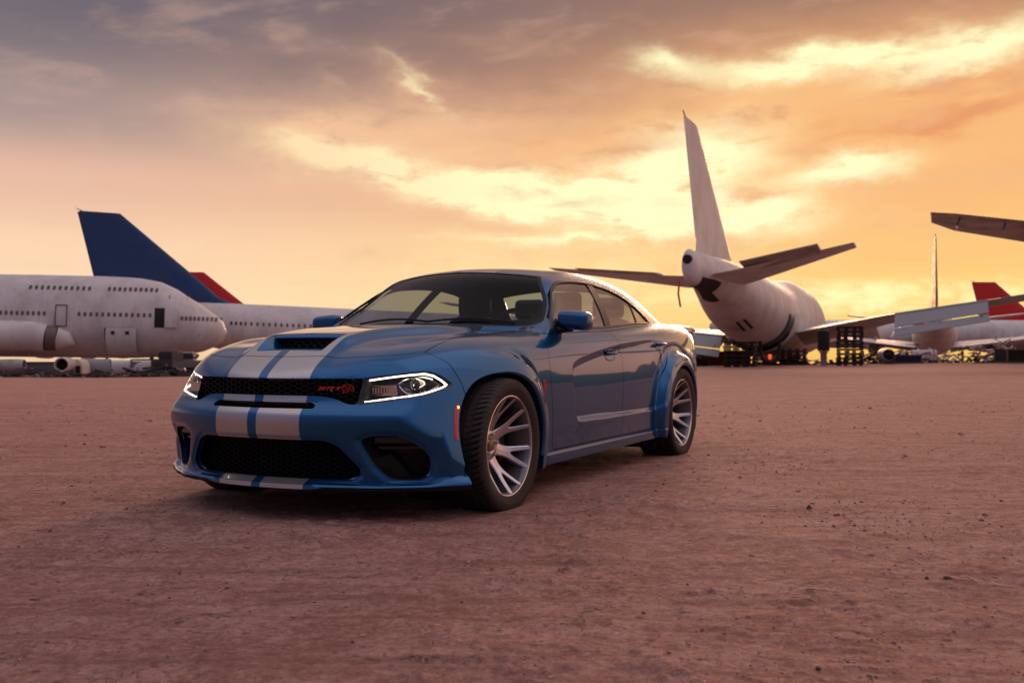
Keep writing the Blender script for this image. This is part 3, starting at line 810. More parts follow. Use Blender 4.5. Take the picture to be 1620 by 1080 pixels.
half(G3, 'quarter_window', GLASSS, [CAR, CAR], off=-.006, rim=0)
half(PB, 'pillar_cover', TRIM, [CAR, CAR], off=.001, rim=.01); half(PC, 'window_divider', BLACKP, RDO, off=-.002, rim=.01)
emit(GLZ_WS, 'windscreen', GLASSW, CAR, off=-.004, rim=0); emit(GLZ_RW, 'rear_window', GLASSW, CAR, off=-.004, rim=0)
# dark rubber round the windscreen
ring = clip(clip(GLZ_WS, lambda P: g_ws(P)+.020), lambda P: P[:,1]*0+1, 0)
emit(ring, 'windscreen_seal', BLACKP, CAR, off=-.001, rim=.004)
# inner dark lining so that nothing shows through the gaps
def shrink(M, name, mat, d=.03):
    P, F = M; P = P.copy(); G = grad(body, P); N = G/np.linalg.norm(G, axis=1)[:,None]; ony = P[:,1] < 1e-6
    P = P-N*d; P[ony, 1] = 0; fl = np.array([1,-1,1]); n = len(P)
    me = bpy.data.meshes.new(name); me.from_pydata(np.concatenate([P, P*fl]).tolist(), [], F+[tuple(i+n for i in reversed(q)) for q in F]); me.update()
    return link(name, me, mat, CAR)
LN = surface_net(body, (-4.25, -.03, .16), (.93, 1.03, 1.49), .03)
LN = (project(body, LN[0], 4), LN[1])
for g in (lambda P: P[:,1]+.0, arch, g_ws, g_rw, inner, g_gr, g_sl, g_lo, g_du, g_hl, g_sc): LN = clip(LN, g)
shrink(LN, 'inner_lining', INTER)
# ------------------------------------------------------------------ car details
def surfx(y, z):
    """x of the front surface at y,z (bisection)"""
    lo, hi = np.full(np.shape(y), -.2), np.full(np.shape(y), 1.1); y = np.asarray(y, float); z = np.asarray(z, float)
    for _ in range(30):
        m = (lo+hi)/2; v = body(m, y, z) < 0; lo = np.where(v, m, lo); hi = np.where(v, hi, m)
    return lo
def surfy(x, z):
    lo, hi = np.full(np.shape(x), .3), np.full(np.shape(x), 1.2)
    for _ in range(30):
        m = (lo+hi)/2; v = body(x, m, z) < 0; lo = np.where(v, m, lo); hi = np.where(v, hi, m)
    return lo
def surfz(x, y):
    lo, hi = np.full(np.shape(x), .5), np.full(np.shape(x), 1.6)
    for _ in range(30):
        m = (lo+hi)/2; v = body(x, y, m) < 0; lo = np.where(v, m, lo); hi = np.where(v, hi, m)
    return lo
# honeycomb mesh panels
def honey(name, poly, cw, ch, setback, rod, xfn, mat, depth=.016, sym=True):
    mb = MB(); ys_ = [q[0] for q in poly]; zs_ = [q[1] for q in poly]
    z0, z1 = min(zs_), max(zs_); y1 = max(ys_); ny = int(y1/cw)+2; r = 0
    z = z0-ch
    segs = set(); fl, tp = cw*.20, cw*.32
    while z < z1+ch:
        for k in range(-ny-1, ny+2):
            c = (k+.5*(r % 2))*cw
            pts = [(c-fl, z+ch), (c+fl, z+ch), (c+tp, z), (c+fl, z-ch), (c-fl, z-ch), (c-tp, z)]
            pts = [(c-cw*.18, z+ch), (c+cw*.18, z+ch), (c+cw*.32, z), (c+cw*.18, z-ch), (c-cw*.18, z-ch), (c-cw*.32, z)]
            for p0, p1 in zip(pts, pts[1:]+pts[:1]):
                key = tuple(sorted([(round(p0[0], 3), round(p0[1], 3)), (round(p1[0], 3), round(p1[1], 3))])); segs.add(key)
        z += ch; r += 1
    segs = sorted(segs); A = np.array([[*s[0], *s[1]] for s in segs])
    ms = sdpoly(np.abs((A[:,0]+A[:,2])/2), (A[:,1]+A[:,3])/2, poly); A = A[ms < -.001]
    for y0, za, y1_, zb in A:
        L_ = math.hypot(y1_-y0, zb-za); ux, uz = (y1_-y0)/L_, (zb-za)/L_; nx_, nz_ = -uz*rod/2, ux*rod/2
        xa, xb = xfn(abs(y0), za)-setback, xfn(abs(y1_), zb)-setback
        e = rod*.4; y0 -= ux*e; za -= uz*e; y1_ += ux*e; zb += uz*e
        q = []
        for dx_, w in ((0, .55), (-.004, 1), (-depth, 1)):
            q += [(xa+dx_, y0+nx_*w, za+nz_*w), (xb+dx_, y1_+nx_*w, zb+nz_*w), (xb+dx_, y1_-nx_*w, zb-nz_*w), (xa+dx_, y0-nx_*w, za-nz_*w)]
        mb.add(q, [(0,1,2,3), (0,4,5,1), (2,6,7,3), (4,8,9,5), (6,10,11,7)])
    return mb.build(name, mat, CAR, smooth=0, recalc=False)
fx_gr = lambda y, z: .815-.33*y*y
fx_lo = lambda y, z: .86-.36*y*y
GR_H = [(-.2,.728),(.51,.728),(.512,.602),(.478,.604),(.40,.634),(.33,.643),(-.2,.643)]
LO_H = [(-.2,.438),(.38,.430),(.445,.405),(.535,.295),(.535,.262),(.488,.233),(.2,.220),(-.2,.218)]
honey('grille', GR_H, .066, .0125, .020, .0046, fx_gr, BLACKG)
honey('lower_grille', LO_H, .066, .0125, .085, .0036, fx_lo, BLACKP)
def backing(name, poly, xfn, sb, mat, close=.0):
    mb = MB(); n = 24; P = rounded(poly, .02, 3); full = P+[(-a, b) for a, b in reversed(P)]
    ys_ = np.linspace(-max(q[0] for q in P)-.02, max(q[0] for q in P)+.02, n); z0, z1 = min(q[1] for q in P)-.02, max(q[1] for q in P)+.02
    v = []; 
    for y in ys_: v += [(xfn(abs(y), 0)-sb, y, z0), (xfn(abs(y), 0)-sb, y, z1)]
    mb.add(v, [(2*i, 2*i+2, 2*i+3, 2*i+1) for i in range(n-1)]); return mb.build(name, mat, CAR)
backing('grille_backing', GR_H, fx_gr, .075, BLACKM); backing('lower_grille_backing', LO_H, fx_lo, .15, BLACKM)
# deep black surrounds of the openings
def tunnel(name, poly, d0, d1, mat, sym=False, inset=.01, endcap=False):
    P = rounded(poly, 0) if False else poly; P = np.array(P); c = P.mean(0); mb = MB()
    xs_ = surfx(P[:,0], P[:,1]); n = len(P); v = []
    for dd, ins in ((d0, 0), (d1, inset)):
        q = P+(c-P)/np.linalg.norm(c-P, axis=1)[:,None]*ins; v += [(x-dd, a, b) for x, (a, b) in zip(xs_, q)]
    f = [(i, (i+1) % n, n+(i+1) % n, n+i) for i in range(n)]
    if endcap: f.append(tuple(range(n, 2*n)))
    for s in (1, -1):
        mb.add([(x, y*s, z) for x, y, z in v], f)
    return mb.build(name, mat, CAR)
DU_H = rounded([(.545,.432),(.60,.455),(.735,.452),(.792,.405),(.832,.335),(.818,.255),(.782,.236),(.665,.240),(.605,.30)], [.02,.04,.05,.04,.04,.03,.03,.05,.05])
tunnel('duct_housing', DU_H, .004, .13, BLACKP, inset=.02, endcap=True)
# blade and shelf inside each duct
mb = MB()
for s in (1, -1):
    for (z, y0, y1_, t, sb) in ((.432, .60, .765, .014, .025), (.392, .60, .79, .006, .05)):
        n = 10; ys_ = np.linspace(y0, y1_, n); v = []
        for y in ys_:
            xx = float(surfx(y, z))-sb
            v += [(xx, y*s, z+t), (xx, y*s, z-t), (xx-.05, y*s, z-t*.3), (xx-.05, y*s, z+t)]
        f = [];
        for i in range(n-1):
            for k in range(4): f.append((4*i+k, 4*i+(k+1) % 4, 4*i+4+(k+1) % 4, 4*i+4+k))
        mb.add(v, f+[(0,1,2,3), (4*n-4, 4*n-3, 4*n-2, 4*n-1)])
mb.build('duct_blade', BLACKG, CAR)
mb = MB()
for s in (1, -1):
    q = [(.60,.30),(.665,.242),(.72,.242),(.655,.36),(.585,.34)]
    v = [(float(surfx(a, b))-.012-.05*(a-.58)/.14, a*s, b) for a, b in q]+[(float(surfx(a, b))-.10, a*s, b) for a, b in q]
    mb.add(v, [(0,1,2,3,4)]+[(i, (i+1) % 5, 5+(i+1) % 5, 5+i) for i in range(5)])
mb.build('duct_ramp', BLACKP, CAR)
# slot under the grille bar
mb = MB(); n = 20; v = []
for y in np.linspace(-.33, .33, n): xx = .84-.33*y*y; v += [(xx-.0, y, .618), (xx-.06, y, .610), (xx-.06, y, .586), (xx+.0, y, .580)]
f = []
for i in range(n-1):
    for k in range(3): f.append((4*i+k, 4*i+4+k, 4*i+5+k, 4*i+k+1))
mb.add(v, f); mb.build('slot_lining', BLACKP, CAR)
# ---- splitter
mb = MB(); mb2 = MB(); n = 61; A = []
for k in range(n):
    th = math.radians(-84+168*k/(n-1)); lo, hi = .1, 1.6   # ray from (0.0,0)
    ox = .02
    for _ in range(30):
        m = (lo+hi)/2; v = body(ox+m*math.cos(th), m*math.sin(th), .235) < 0; lo, hi = (m, hi) if v else (lo, m)
    A.append((ox+lo*math.cos(th), lo*math.sin(th), math.cos(th), math.sin(th)))
A = [a for a in A if a[0] > .40]
def prof(a):
    x, y, c, s = a; ay = abs(y); o = .020+.016*ay; up = .045*float(ss(.80, .88, ay)); dn = .203-.013*float(ss(.36, .30, ay))
    return [(-.025,.236+up*.6),(-.008,.229+up*.7),(o-.012,.216+up*.35),(o,.212+up*.15),(o+.003,dn+up*.1)], [(o+.002,dn-.0005+up*.1),(o-.004,.186),(o-.03,.178),(-.10,.178)]
for mbx, w in ((mb, 0), (mb2, 1)):
    v = []; P0 = len(prof(A[0])[w])
    for a in A:
        for o_, z in prof(a)[w]: v.append((a[0]+a[2]*o_, a[1]+a[3]*o_, z))
    f = [(i*P0+k, i*P0+k+1, (i+1)*P0+k+1, (i+1)*P0+k) for i in range(len(A)-1) for k in range(P0-1)]
    f += [tuple(range(P0)), tuple((len(A)-1)*P0+k for k in range(P0-1, -1, -1))]
    mbx.add(v, f)
mb.build('splitter', PAINTM, CAR, smooth=60); mb2.build('splitter_underside', BLACKP, CAR)
# underbody, wheel houses
mb = MB()
mb.box((-1.55, 0, .24), (4.3, 1.2, .06)); mb.box((-1.5, 0, .27), (2.1, 1.66, .05)); mb.box((.42, 0, .27), (.5, 1.3, .05)); mb.box((-3.75, 0, .30), (.5, 1.4, .05))
mb.build('underbody', BLACKM, CAR, smooth=0)
def wheel_house(xc, big):
    mb = MB(); v = []
    pr = [(.442+big, .85), (.45+big, .80), (.45+big, .58)]
    mb.lathe([(r, s) for r, s in pr]+[(0.0, .575)], 40, 'y', (xc, 0, .361), a0=math.radians(-35), a1=math.radians(215))
    mb.lathe([(r, -s) for r, s in pr]+[(0.0, -.575)], 40, 'y', (xc, 0, .361), a0=math.radians(-35), a1=math.radians(215))
    return mb.build('wheel_house', BLACKM, CAR, recalc=False)
wheel_house(0, 0); wheel_house(-WB, 0)
# ---- scoop
mb = MB(); n = 17
def zh(x, y): return float(surfz(x, abs(y)))
prf = lambda t: None
v = []; pr = []
for k in range(n):
    s = -1+2*k/(n-1)
    yo = .2125*s
    pr.append([(.636, .212*s, zh(.645, .212*s)-.004), (.60, .205*s, zh(.645, .205*s)+.010), (.52, .192*s, zh(.645, 0)+.020), (.47, .190*s, zh(.645, 0)+.022), (.40, .188*s, zh(.645, 0)+.02)])
v = [q for r in pr for q in r]; f = [(i*5+k, i*5+k+1, i*5+6+k, i*5+5+k) for i in range(n-1) for k in range(4)]
mb.add(v, f)
# cheeks and the lip under the roof of the scoop
for s in (1, -1):
    a = []
    for t in np.linspace(0, 1, 10):
        x = .636-.196*t; y = (.2135+.0305*t)*s; a += [(x, y, zh(x, abs(y))-.0015), (x+.0, (.212-.024*min(t/.5, 1))*s, pr[0][0][2]+.024*min(t/.45, 1))]
    mb.add(a, [(2*i, 2*i+1, 2*i+3, 2*i+2) for i in range(9)])
v = []
for k in range(n):
    s = -1+2*k/(n-1); y = .243*s; zt = zh(.436, abs(y)); yy = y*.86
    v += [(.436, y, zt-.002), (.448, y*.985, zt-.010), (.452, y*.965, zt-.022), (.44, y*.96, zt-.028)]
mb.add(v, [(i*4+k, i*4+k+1, i*4+5+k, i*4+4+k) for i in range(n-1) for k in range(3)])
mb.build('hood_scoop', BLUEM, CAR, smooth=50)
mb = MB()
mb.box((.40, 0, .90), (.012, .46, .10)); mb.build('scoop_backing', BLACKM, CAR, smooth=0)
mb = MB(); zc = zh(.645, 0)+.045
for r_ in range(3):
    for k in range(-4, 5):
        c = (k+.5*(r_ % 2))*.052; z = zc+(r_-1)*.017
        if abs(c) > .185: continue
        q = [(.432, c-.012, z+.0085), (.432, c+.012, z+.0085), (.432, c+.024, z), (.432, c+.012, z-.0085), (.432, c-.012, z-.0085), (.432, c-.024, z)]
        for a, b in zip(q, q[1:]+q[:1]): mb.tube([a, b], .0016, 5)
mb.build('scoop_mesh', BLACKG, CAR)
# ---- headlights
HL_H = [(.520,.600),(.524,.731),(.60,.742),(.70,.757),(.762,.765),(.80,.748),(.850,.697),(.842,.678),(.790,.640),(.66,.617)]
hl_r = rounded(HL_H, [.012,.012,.03,.03,.05,.05,.03,.03,.05,.05])
cover = emit(HLG, 'lens', GLASSL, None, mirror='both', off=-.003, rim=0)
def inset_poly(P, d):
    P = np.array(P); n = len(P); out = []
    area = sum(P[i-1][0]*P[i][1]-P[i][0]*P[i-1][1] for i in range(n)); sgn = 1 if area > 0 else -1
    for i in range(n):
        a = P[i]-P[i-1]; b = P[(i+1) % n]-P[i]; na = np.array([-a[1], a[0]])/max(np.linalg.norm(a), 1e-9); nb = np.array([-b[1], b[0]])/max(np.linalg.norm(b), 1e-9)
        m = (na+nb); m /= max(np.linalg.norm(m), 1e-6); out.append(P[i]+m*d*sgn)
    return out
for s, cv in ((1, cover[0]), (-1, cover[1])):
    hl = empty('headlight', parent=CAR); cv.parent = hl
    mb = MB(); P0 = np.array(hl_r); P1 = np.array(inset_poly(hl_r, .010)); P2 = np.array(inset_poly(hl_r, .024)); x0 = surfx(P0[:,0], P0[:,1]); x2 = surfx(P2[:,0], P2[:,1]); x1 = surfx(P1[:,0], P1[:,1]); n = len(P0)
    v = [(x-.004, a*s, b) for x, (a, b) in zip(x0, P0)]+[(x-.010, a*s, b) for x, (a, b) in zip(x1, P1)]+[(x-.035, a*s, b) for x, (a, b) in zip(x2, P2)]+[(x-.085, a*s, b) for x, (a, b) in zip(x2, P2)]
    f = [(k*n+i, k*n+(i+1) % n, (k+1)*n+(i+1) % n, (k+1)*n+i) for k in range(3) for i in range(n)]; 
    mb.add(v, f); c = (float(surfx(.66,.68))-.085, .66*s, .68); k0 = len(mb.v); mb.add([c], []); 
    mb.f += [(3*n+i, 3*n+(i+1) % n, k0) for i in range(n)]; mb.m += [0]*n
    mb.build('lamp_housing', BLACKG, hl)
    # light strip: top run, outer point, bottom run
    tp = [(.545,.7185),(.60,.7285),(.66,.7375),(.72,.7455),(.755,.7485),(.783,.738),(.808,.717),(.829,.694),(.822,.681),(.80,.665),(.772,.650),(.72,.6400),(.66,.6315),(.60,.622),(.545,.6135)]
    tp = np.array(tp); q = []
    for a, b in zip(tp[:-1], tp[1:]):
        for t in np.linspace(0, 1, 5)[:-1]: q.append(a+(b-a)*t)
    q.append(tp[-1]); q = np.array(q); xx = surfx(q[:,0], q[:,1])-.016
    mb = MB(); mb.tube([(x, a*s, b) for x, (a, b) in zip(xx, q)], .0043, 8); mb.build('light_strip', LEDM, hl)
    # reflector box with ribs, projector, chrome bridge
    mb = MB(); 
    for k in range(9):
        y = .560+.0125*k; xx_ = float(surfx(y, .675))-.045; mb.box((xx_, y*s, .668+.06*(y-.56)), (.02, .0085, .030))
    mb.build('reflector', CHROME, hl, smooth=0)
    mb = MB(); mb.box((float(surfx(.61,.675))-.052, .612*s, .668), (.004, .125, .042)); 
    mb.box((float(surfx(.61,.675))-.035, .612*s, .692), (.03, .135, .003)); mb.box((float(surfx(.61,.675))-.035, .612*s, .646), (.03, .135, .003)); mb.build('reflector_frame', CHROME, hl, smooth=0)
    mb = MB(); cx_, cy_, cz_ = float(surfx(.728,.70))-.075, .728, .697
    mb.lathe([(0,.050),(.012,.047),(.02,.038),(.0235,.024)], 28, 'x', (cx_, cy_*s, cz_)); o = mb.build('projector_lens', glass('projector_glass', (.8,.85,.9), 1), hl)
    mb = MB(); mb.lathe([(.030,-.02),(.030,.024),(.0275,.028),(.0245,.024),(.0245,-.02)], 28, 'x', (cx_, cy_*s, cz_)); mb.build('projector_ring', CHROME, hl)
    mb = MB(); 
    a = [(float(surfx(y, z))-.045, y*s, z) for y, z in ((.668,.690),(.69,.668),(.71,.655),(.745,.652),(.778,.664),(.80,.690))]; mb.tube(a, .006, 6, flat=.5)
    a = [(float(surfx(y, z))-.05, y*s, z) for y, z in ((.66,.70),(.675,.715),(.70,.728),(.745,.732),(.775,.72))]; mb.tube(a, .004, 6); mb.build('bezel', CHROME, hl)
    mb = MB(); mb.box((float(surfx(.79,.69))-.06, .785*s, .697), (.01, .03, .02)); mb.build('amber_reflector', AMB, hl) if False else None
# ---- badge letters and head emblem on the grille
def strokes(mb, L_, o, ux, uz, nrm, th, sc, dep=.004, sz=None):
    sz = sz or sc
    """filled polygons in 2D placed on a plane"""
    o = Vector(o); ux = Vector(ux); uz = Vector(uz); nrm = Vector(nrm)
    for poly in L_:
        n = len(poly); v = [tuple(o+ux*(a*sc)+uz*(b*sz)) for a, b in poly]+[tuple(o+ux*(a*sc)+uz*(b*sz)-nrm*dep) for a, b in poly]
        mb.add(v, [tuple(range(n)), tuple(range(2*n-1, n-1, -1))]+[(i, (i+1) % n, n+(i+1) % n, n+i) for i in range(n)])
def bar(p, q, w):
    d_ = np.array(q, float)-p; n = np.array([-d_[1], d_[0]])/np.linalg.norm(d_)*w/2; p = np.array(p, float); q = np.array(q, float)
    return [tuple(p+n), tuple(q+n), tuple(q-n), tuple(p-n)]
def slant(L_, k=.45): return [[(x+k*y, y) for x, y in p] for p in L_]
LET = slant([
  # S
  [(.1,1),(1.5,1),(1.5,.80),(.1,.80)], [(.1,.80),(.42,.80),(.42,.62),(.1,.62)], [(.1,.62),(1.35,.62),(1.35,.42),(.1,.42)], [(1.03,.42),(1.35,.42),(1.35,.2),(1.03,.2)], [(0,.2),(1.35,.2),(1.35,0),(0,0)],
  # R
  [(1.7,0),(2.0,0),(2.0,.62),(1.7,.62)], [(1.7,1),(3.0,1),(3.1,.8),(1.7,.8)], [(2.8,.8),(3.1,.8),(3.0,.42),(2.7,.42)], [(2.0,.56),(2.0,.38),(3.0,.42),(2.8,.56)], [(2.35,.4),(2.75,.4),(3.25,-.45),(2.95,-.45)],
  # T
  [(3.3,1),(5.0,1),(4.9,.8),(3.3,.8)], [(3.85,.8),(4.2,.8),(4.2,0),(3.85,0)]])
CAT = []
def poly_tube(pts, w):
    for a, b in zip(pts[:-1], pts[1:]): CAT.append(bar(a, b, w))
poly_tube([(5.0,1.15),(5.35,1.55),(5.9,1.7),(6.5,1.6),(7.0,1.2),(7.25,.6),(7.3,0),(7.1,-.5)], .12)
poly_tube([(5.0,1.15),(5.5,1.25),(5.9,.95),(5.7,.6)], .10)
poly_tube([(6.1,1.1),(6.5,.95),(6.8,.55),(6.45,.45),(6.05,.75)], .10)
poly_tube([(4.8,.55),(5.2,.1),(5.35,-.5),(5.1,-1.0),(5.55,-.85),(5.75,-.5),(6.2,-.65),(6.35,-.25),(5.9,-.05),(5.7,-.2)], .10)
poly_tube([(5.4,.0),(5.8,.3),(6.3,.15),(6.75,-.1),(6.95,-.5)], .09)
mb = MB(); yb = .300; xb = fx_gr(.37, 0)-.017; dxdy = -2*.33*.37
ux = Vector((dxdy, 1, 0)).normalized(); nrm = Vector((1, -dxdy, 0)).normalized()
strokes(mb, LET+CAT, (fx_gr(yb, 0)-.016, yb, .672), ux, (0,0,1), nrm, 0, .0262, .004, .0158)
mb.build('grille_badge', BADGE, CAR, smooth=0)
# head emblem on the front doors' fender
mb = MB(); fe = MB()
EM = []
def pe(pts, w):
    for a, b in zip(pts[:-1], pts[1:]): EM.append(bar(a, b, w))
pe([(-1.2,1.6),(-.6,2.1),(.2,2.2),(.9,1.8),(1.3,1.0),(1.3,0),(1.0,-.8)], .34); pe([(.7,1.4),(.1,1.5),(-.5,1.1),(-.9,.4),(-.9,-.4),(-.5,-1.1)], .3)
pe([(.6,.7),(0,.8),(-.4,.3),(.1,.1),(.7,.35)], .26); pe([(-.5,-1.1),(-.2,-1.8),(.3,-2.1),(.7,-1.7),(.4,-1.2),(.9,-.9)], .28); pe([(-.3,-.4),(.3,-.5),(.9,-.3)], .26)
for s in (1, -1):
    yy = float(surfy(-.515, .655))+.003
    strokes(fe, EM, (-.515, yy*s, .655), (-1,0,0), (0,0,1), (0,s,0), 0, .0165, .005)
fe.build('fender_emblem', BADGE, CAR, smooth=0)
# ---- mirrors
def mirror_(s):
    r = empty('door_mirror', parent=CAR)
    # housing as a rounded solid
    def f(x, y, z):
        u, v, w = (x+.955)/.085, (y-.945)/.108, (z-1.045)/.062
        u = np.where(u < 0, u*1.9, u)
        w = w+.12*v
        d_ = (np.abs(u)**3.0+np.abs(v)**4.2+np.abs(w)**3.6)**(1/3.6)-1
        return d_*.07
    P, F = surface_net(f, (-1.08,.80,.94), (-.82,1.10,1.13), .006); P = project(f, P, 4)
    G = grad(f, P); N = G/np.linalg.norm(G, axis=1)[:,None]
    cap = clip((P, F), lambda Q: Q[:,2]-(1.012)); base_ = clip((P, F), lambda Q: (1.012)-Q[:,2])
    for M, nm, mt in ((cap, 'mirror_cap', BLUEM), (base_, 'mirror_base', BLUEM)):
        Pm, Fm = M; G = grad(f, Pm); N = (G/np.linalg.norm(G, axis=1)[:,None])
        if nm == 'mirror_base': Pm = Pm-N*.003; 
        if s < 0: Pm = Pm*[1,-1,1]; N = N*[1,-1,1]; Fm = [tuple(reversed(q)) for q in Fm]
        me = bpy.data.meshes.new(nm); me.from_pydata(Pm.tolist(), [], Fm); me.update(); me.polygons.foreach_set('use_smooth', [True]*len(Fm))
        ln = [tuple(N[i]) for q in Fm for i in q]; me.normals_split_custom_set(ln); link(nm, me, mt, r)
    mb = MB(); mb.tube([(-.88, .845*s, .992), (-.91, .88*s, .990), (-.94, .93*s, .992)], [.030, .024, .02], 12, flat=.7)
    mb.add([(-.79,.862*s,.992),(-.93,.862*s,.998),(-.93,.826*s,1.06),(-.79,.85*s,.99),(-.93,.845*s,.995),(-.93,.815*s,1.06)], [(0,1,2),(3,5,4),(0,2,5,3),(0,3,4,1),(1,4,5,2)]); mb.build('mirror_arm', BLACKP, r)
    mb = MB(); mb.box((-1.002, .945*s, 1.045), (.004, .175, .098)); mb.build('mirror_glass', principled('mirror_glass', (.6,.6,.6), .03, 1, build=rough_var(.02,.05,9)), r, bevel=.01)
for s in (1, -1): mirror_(s)
mb = MB()
for s in (1, -1):
    mb.add([(-.64,.868*s,.988),(-.80,.870*s,.994),(-.80,.838*s,1.075),(-.64,.868*s,.984),(-.80,.872*s,.99),(-.80,.842*s,1.078)], [(0,1,2),(0,1,4,3)])
# ---- door handles
def handle(x, z, door, s):
    yy = float(surfy(x, z)); r = empty('door_handle', parent=door)
    mb = MB(); P = []
    for k in range(28):
        a = 2*PI*k/28; P.append((x+.088*abs(math.cos(a))**.7*(1 if math.cos(a) > 0 else -1), z+.040*abs(math.sin(a))**.8*(1 if math.sin(a) > 0 else -1)))
    v = []
    for sc, dd in ((1.0, .0015), (.90, .004), (.8, .0)):
        v += [(x+(a-x)*sc, (float(surfy(a, b))+dd)*s, z+(b-z)*sc) for a, b in P]
    v.append((x, (yy-.02)*s, z)); n = 28
    mb.add(v, [(k*n+i, k*n+(i+1) % n, (k+1)*n+(i+1) % n, (k+1)*n+i) for k in range(2) for i in range(n)]+[(2*n+i, 2*n+(i+1) % n, 3*n) for i in range(n)])
    mb.build('handle_recess', BLUEM, r, smooth=60)
    mb = MB(); mb.tube([(x+.078, (yy+.004)*s, z+.012), (x+.055, (yy+.022)*s, z+.012), (x, (yy+.030)*s, z+.013), (x-.055, (yy+.024)*s, z+.013), (x-.078, (yy+.004)*s, z+.013)], [.012,.015,.015,.015,.013], 12, flat=.75)
    mb.build('handle_grip', BLUEM, r)
for k, s in enumerate((1, -1)): handle(-1.650, .828, FDO[k], s); handle(-2.655, .893, RDO[k], s)
# fuel filler seam
# ---- side markers
for xm, zs_, nm in ((None, None, None),):
    mb = MB()
    for s in (1, -1):
        pts = []
        for a in np.linspace(30, 8, 12):
            r = .456; pts.append((r*math.cos(math.radians(a)), .361+r*math.sin(math.radians(a))))
        v = []
        for x, z in pts:
            t = np.array([x, z-.361]); t /= np.linalg.norm(t)
            for o_, dd in ((-.0105, .0015), (-.007, .005), (.007, .005), (.0105, .0015)):
                xx, zz = x+t[0]*o_, z+t[1]*o_; v.append((xx, (float(surfy(xx, zz))+dd)*s, zz))
        mb.add(v, [(4*i+k, 4*i+k+1, 4*i+5+k, 4*i+4+k) for i in range(11) for k in range(3)])
    mb.build('side_marker', REDL, CAR)
    mb = MB()
    for s in (1, -1):
        x, z = (.456)*math.cos(math.radians(29)), .361+(.456)*math.sin(math.radians(29)); mb.lathe([(0,.006),(.006,.005),(.009,0)], 12, 'y', (x, (float(surfy(x, z))+.004)*s, z)) if s > 0 else None
    mb.build('marker_bulb', AMB, CAR)
mb = MB()
for s in (1, -1): 
    v = []
    for x, z in ((-3.50,.60),(-3.50,.66),(-3.62,.665),(-3.62,.61)): v.append((x, (float(surfy(x, z))+.004)*s, z))
    mb.add(v, [(0,1,2,3)])
mb.build('rear_marker', REDL, CAR)
# ---- spoiler, tail lamp band
mb = MB(); n = 31; v = []
for k in range(n):
    y = -.80+1.6*k/(n-1); x = -4.12+.20*y*y; z0 = 1.055-.03*abs(y/.8)**4-.10*max(0, abs(y)-.70)
    for a, b in ((.16,.004),(.06,.024),(-.02,.040),(-.035,.038),(-.030,.026),(.02,.002),(.1,-.012)): v.append((x+a, y, z0+b*(1 if abs(y) < .76 else .5)))
mb.add(v, [(7*i+k, 7*i+(k+1) % 7, 7*i+7+(k+1) % 7, 7*i+7+k) for i in range(n-1) for k in range(7)]+[tuple(range(7)), tuple(7*(n-1)+k for k in range(6, -1, -1))])
mb.build('spoiler', BLACKG, CAR, smooth=60)
mb = MB(); v = []
for k in range(n):
    y = -.78+1.56*k/(n-1); lo, hi = -4.4, -3.2
    for z in (.82, .92):
        lo, hi = -4.4, -3.0
        for _ in range(25):
            m = (lo+hi)/2; ins = body(m, y, z) < 0; lo, hi = (lo, m) if ins else (m, hi)
        v.append((hi-.004, y, z))
mb.add(v, [(2*i, 2*i+1, 2*i+3, 2*i+2) for i in range(n-1)]); mb.build('tail_lamp', REDL, CAR)
# ---- cabin
def rbox(mb, c, d_, rot=None, t=1.0): mb.box(c, d_, rot, taper=t)
mb = MB(); mb.box((-1.9, 0, .42), (2.9, 1.6, .04)); mb.build('cabin_floor', INTER, CAR, smooth=0)
mb = MB(); n = 15; v = []
for k in range(n):
    y = -.80+1.6*k/(n-1); b = .3*y*y
    for x, z in ((-.70-b*.9,.975),(-.90-b,.985),(-1.02-b,.975),(-1.08-b,.93),(-1.05-b,.70),(-.9-b,.5)): v.append((x, y, z+(.012 if -.55 < y < -.15 or .15 < y < .6 else 0)*(1 if x < -.85 else 0)))
mb.add(v, [(6*i+k, 6*i+k+1, 6*i+7+k, 6*i+6+k) for i in range(n-1) for k in range(5)]); mb.build('dashboard', INTER, CAR, smooth=50)
mb = MB(); mb.box((-.70, 0, .72), (.03, 1.6, .5)); mb.build('bulkhead', BLACKM, CAR, smooth=0)
def seat(x, y, w=.50, hr=True, back=.60):
    r = empty('seat', parent=CAR)
    mb = MB(); mb.box((x+.05, y, .52), (.54, w, .16)); mb.build('seat_cushion', SEATM, r, bevel=.05)
    mb = MB(); a = math.radians(-17)
    n = 9; v = []; ws = [.5,.5,.52,.54,.54,.5,.42,.34]; zs_ = np.linspace(.56, 1.13, 8)
    for z, w_ in zip(zs_, ws):
        xx = x-.24-(z-.56)*.30; h_ = w_*w/.5/2
        for yy, ox in ((-h_, .045), (-h_*.7, .075), (0, .06), (h_*.7, .075), (h_, .045), (h_, -.045), (0, -.06), (-h_, -.045)): v.append((xx+ox, y+yy, z))
    mb.add(v, [(8*i+k, 8*i+(k+1) % 8, 8*i+8+(k+1) % 8, 8*i+8+k) for i in range(7) for k in range(8)]+[tuple(range(8)), tuple(56+k for k in range(7, -1, -1))]); o = mb.build('seat_back', SEATM, r, bevel=0)
    sm = o.modifiers.new('s', 'SUBSURF'); sm.levels = 1; sm.render_levels = 2
    if hr:
        mb = MB(); xx = x-.24-.65*.30; mb.box((xx, y, 1.205), (.10, .27, .17)); mb.build('headrest', SEATM, r, bevel=.04)
        [(lambda m_: m_.build('headrest_post', CHROME, r))(MB().tube([(xx, y+q, 1.10), (xx, y+q, 1.16)], .007, 6)) for q in (-.06, .06)]
seat(-1.62, .38); seat(-1.62, -.38); seat(-2.56, .36, .56, True); seat(-2.56, -.36, .56, True)
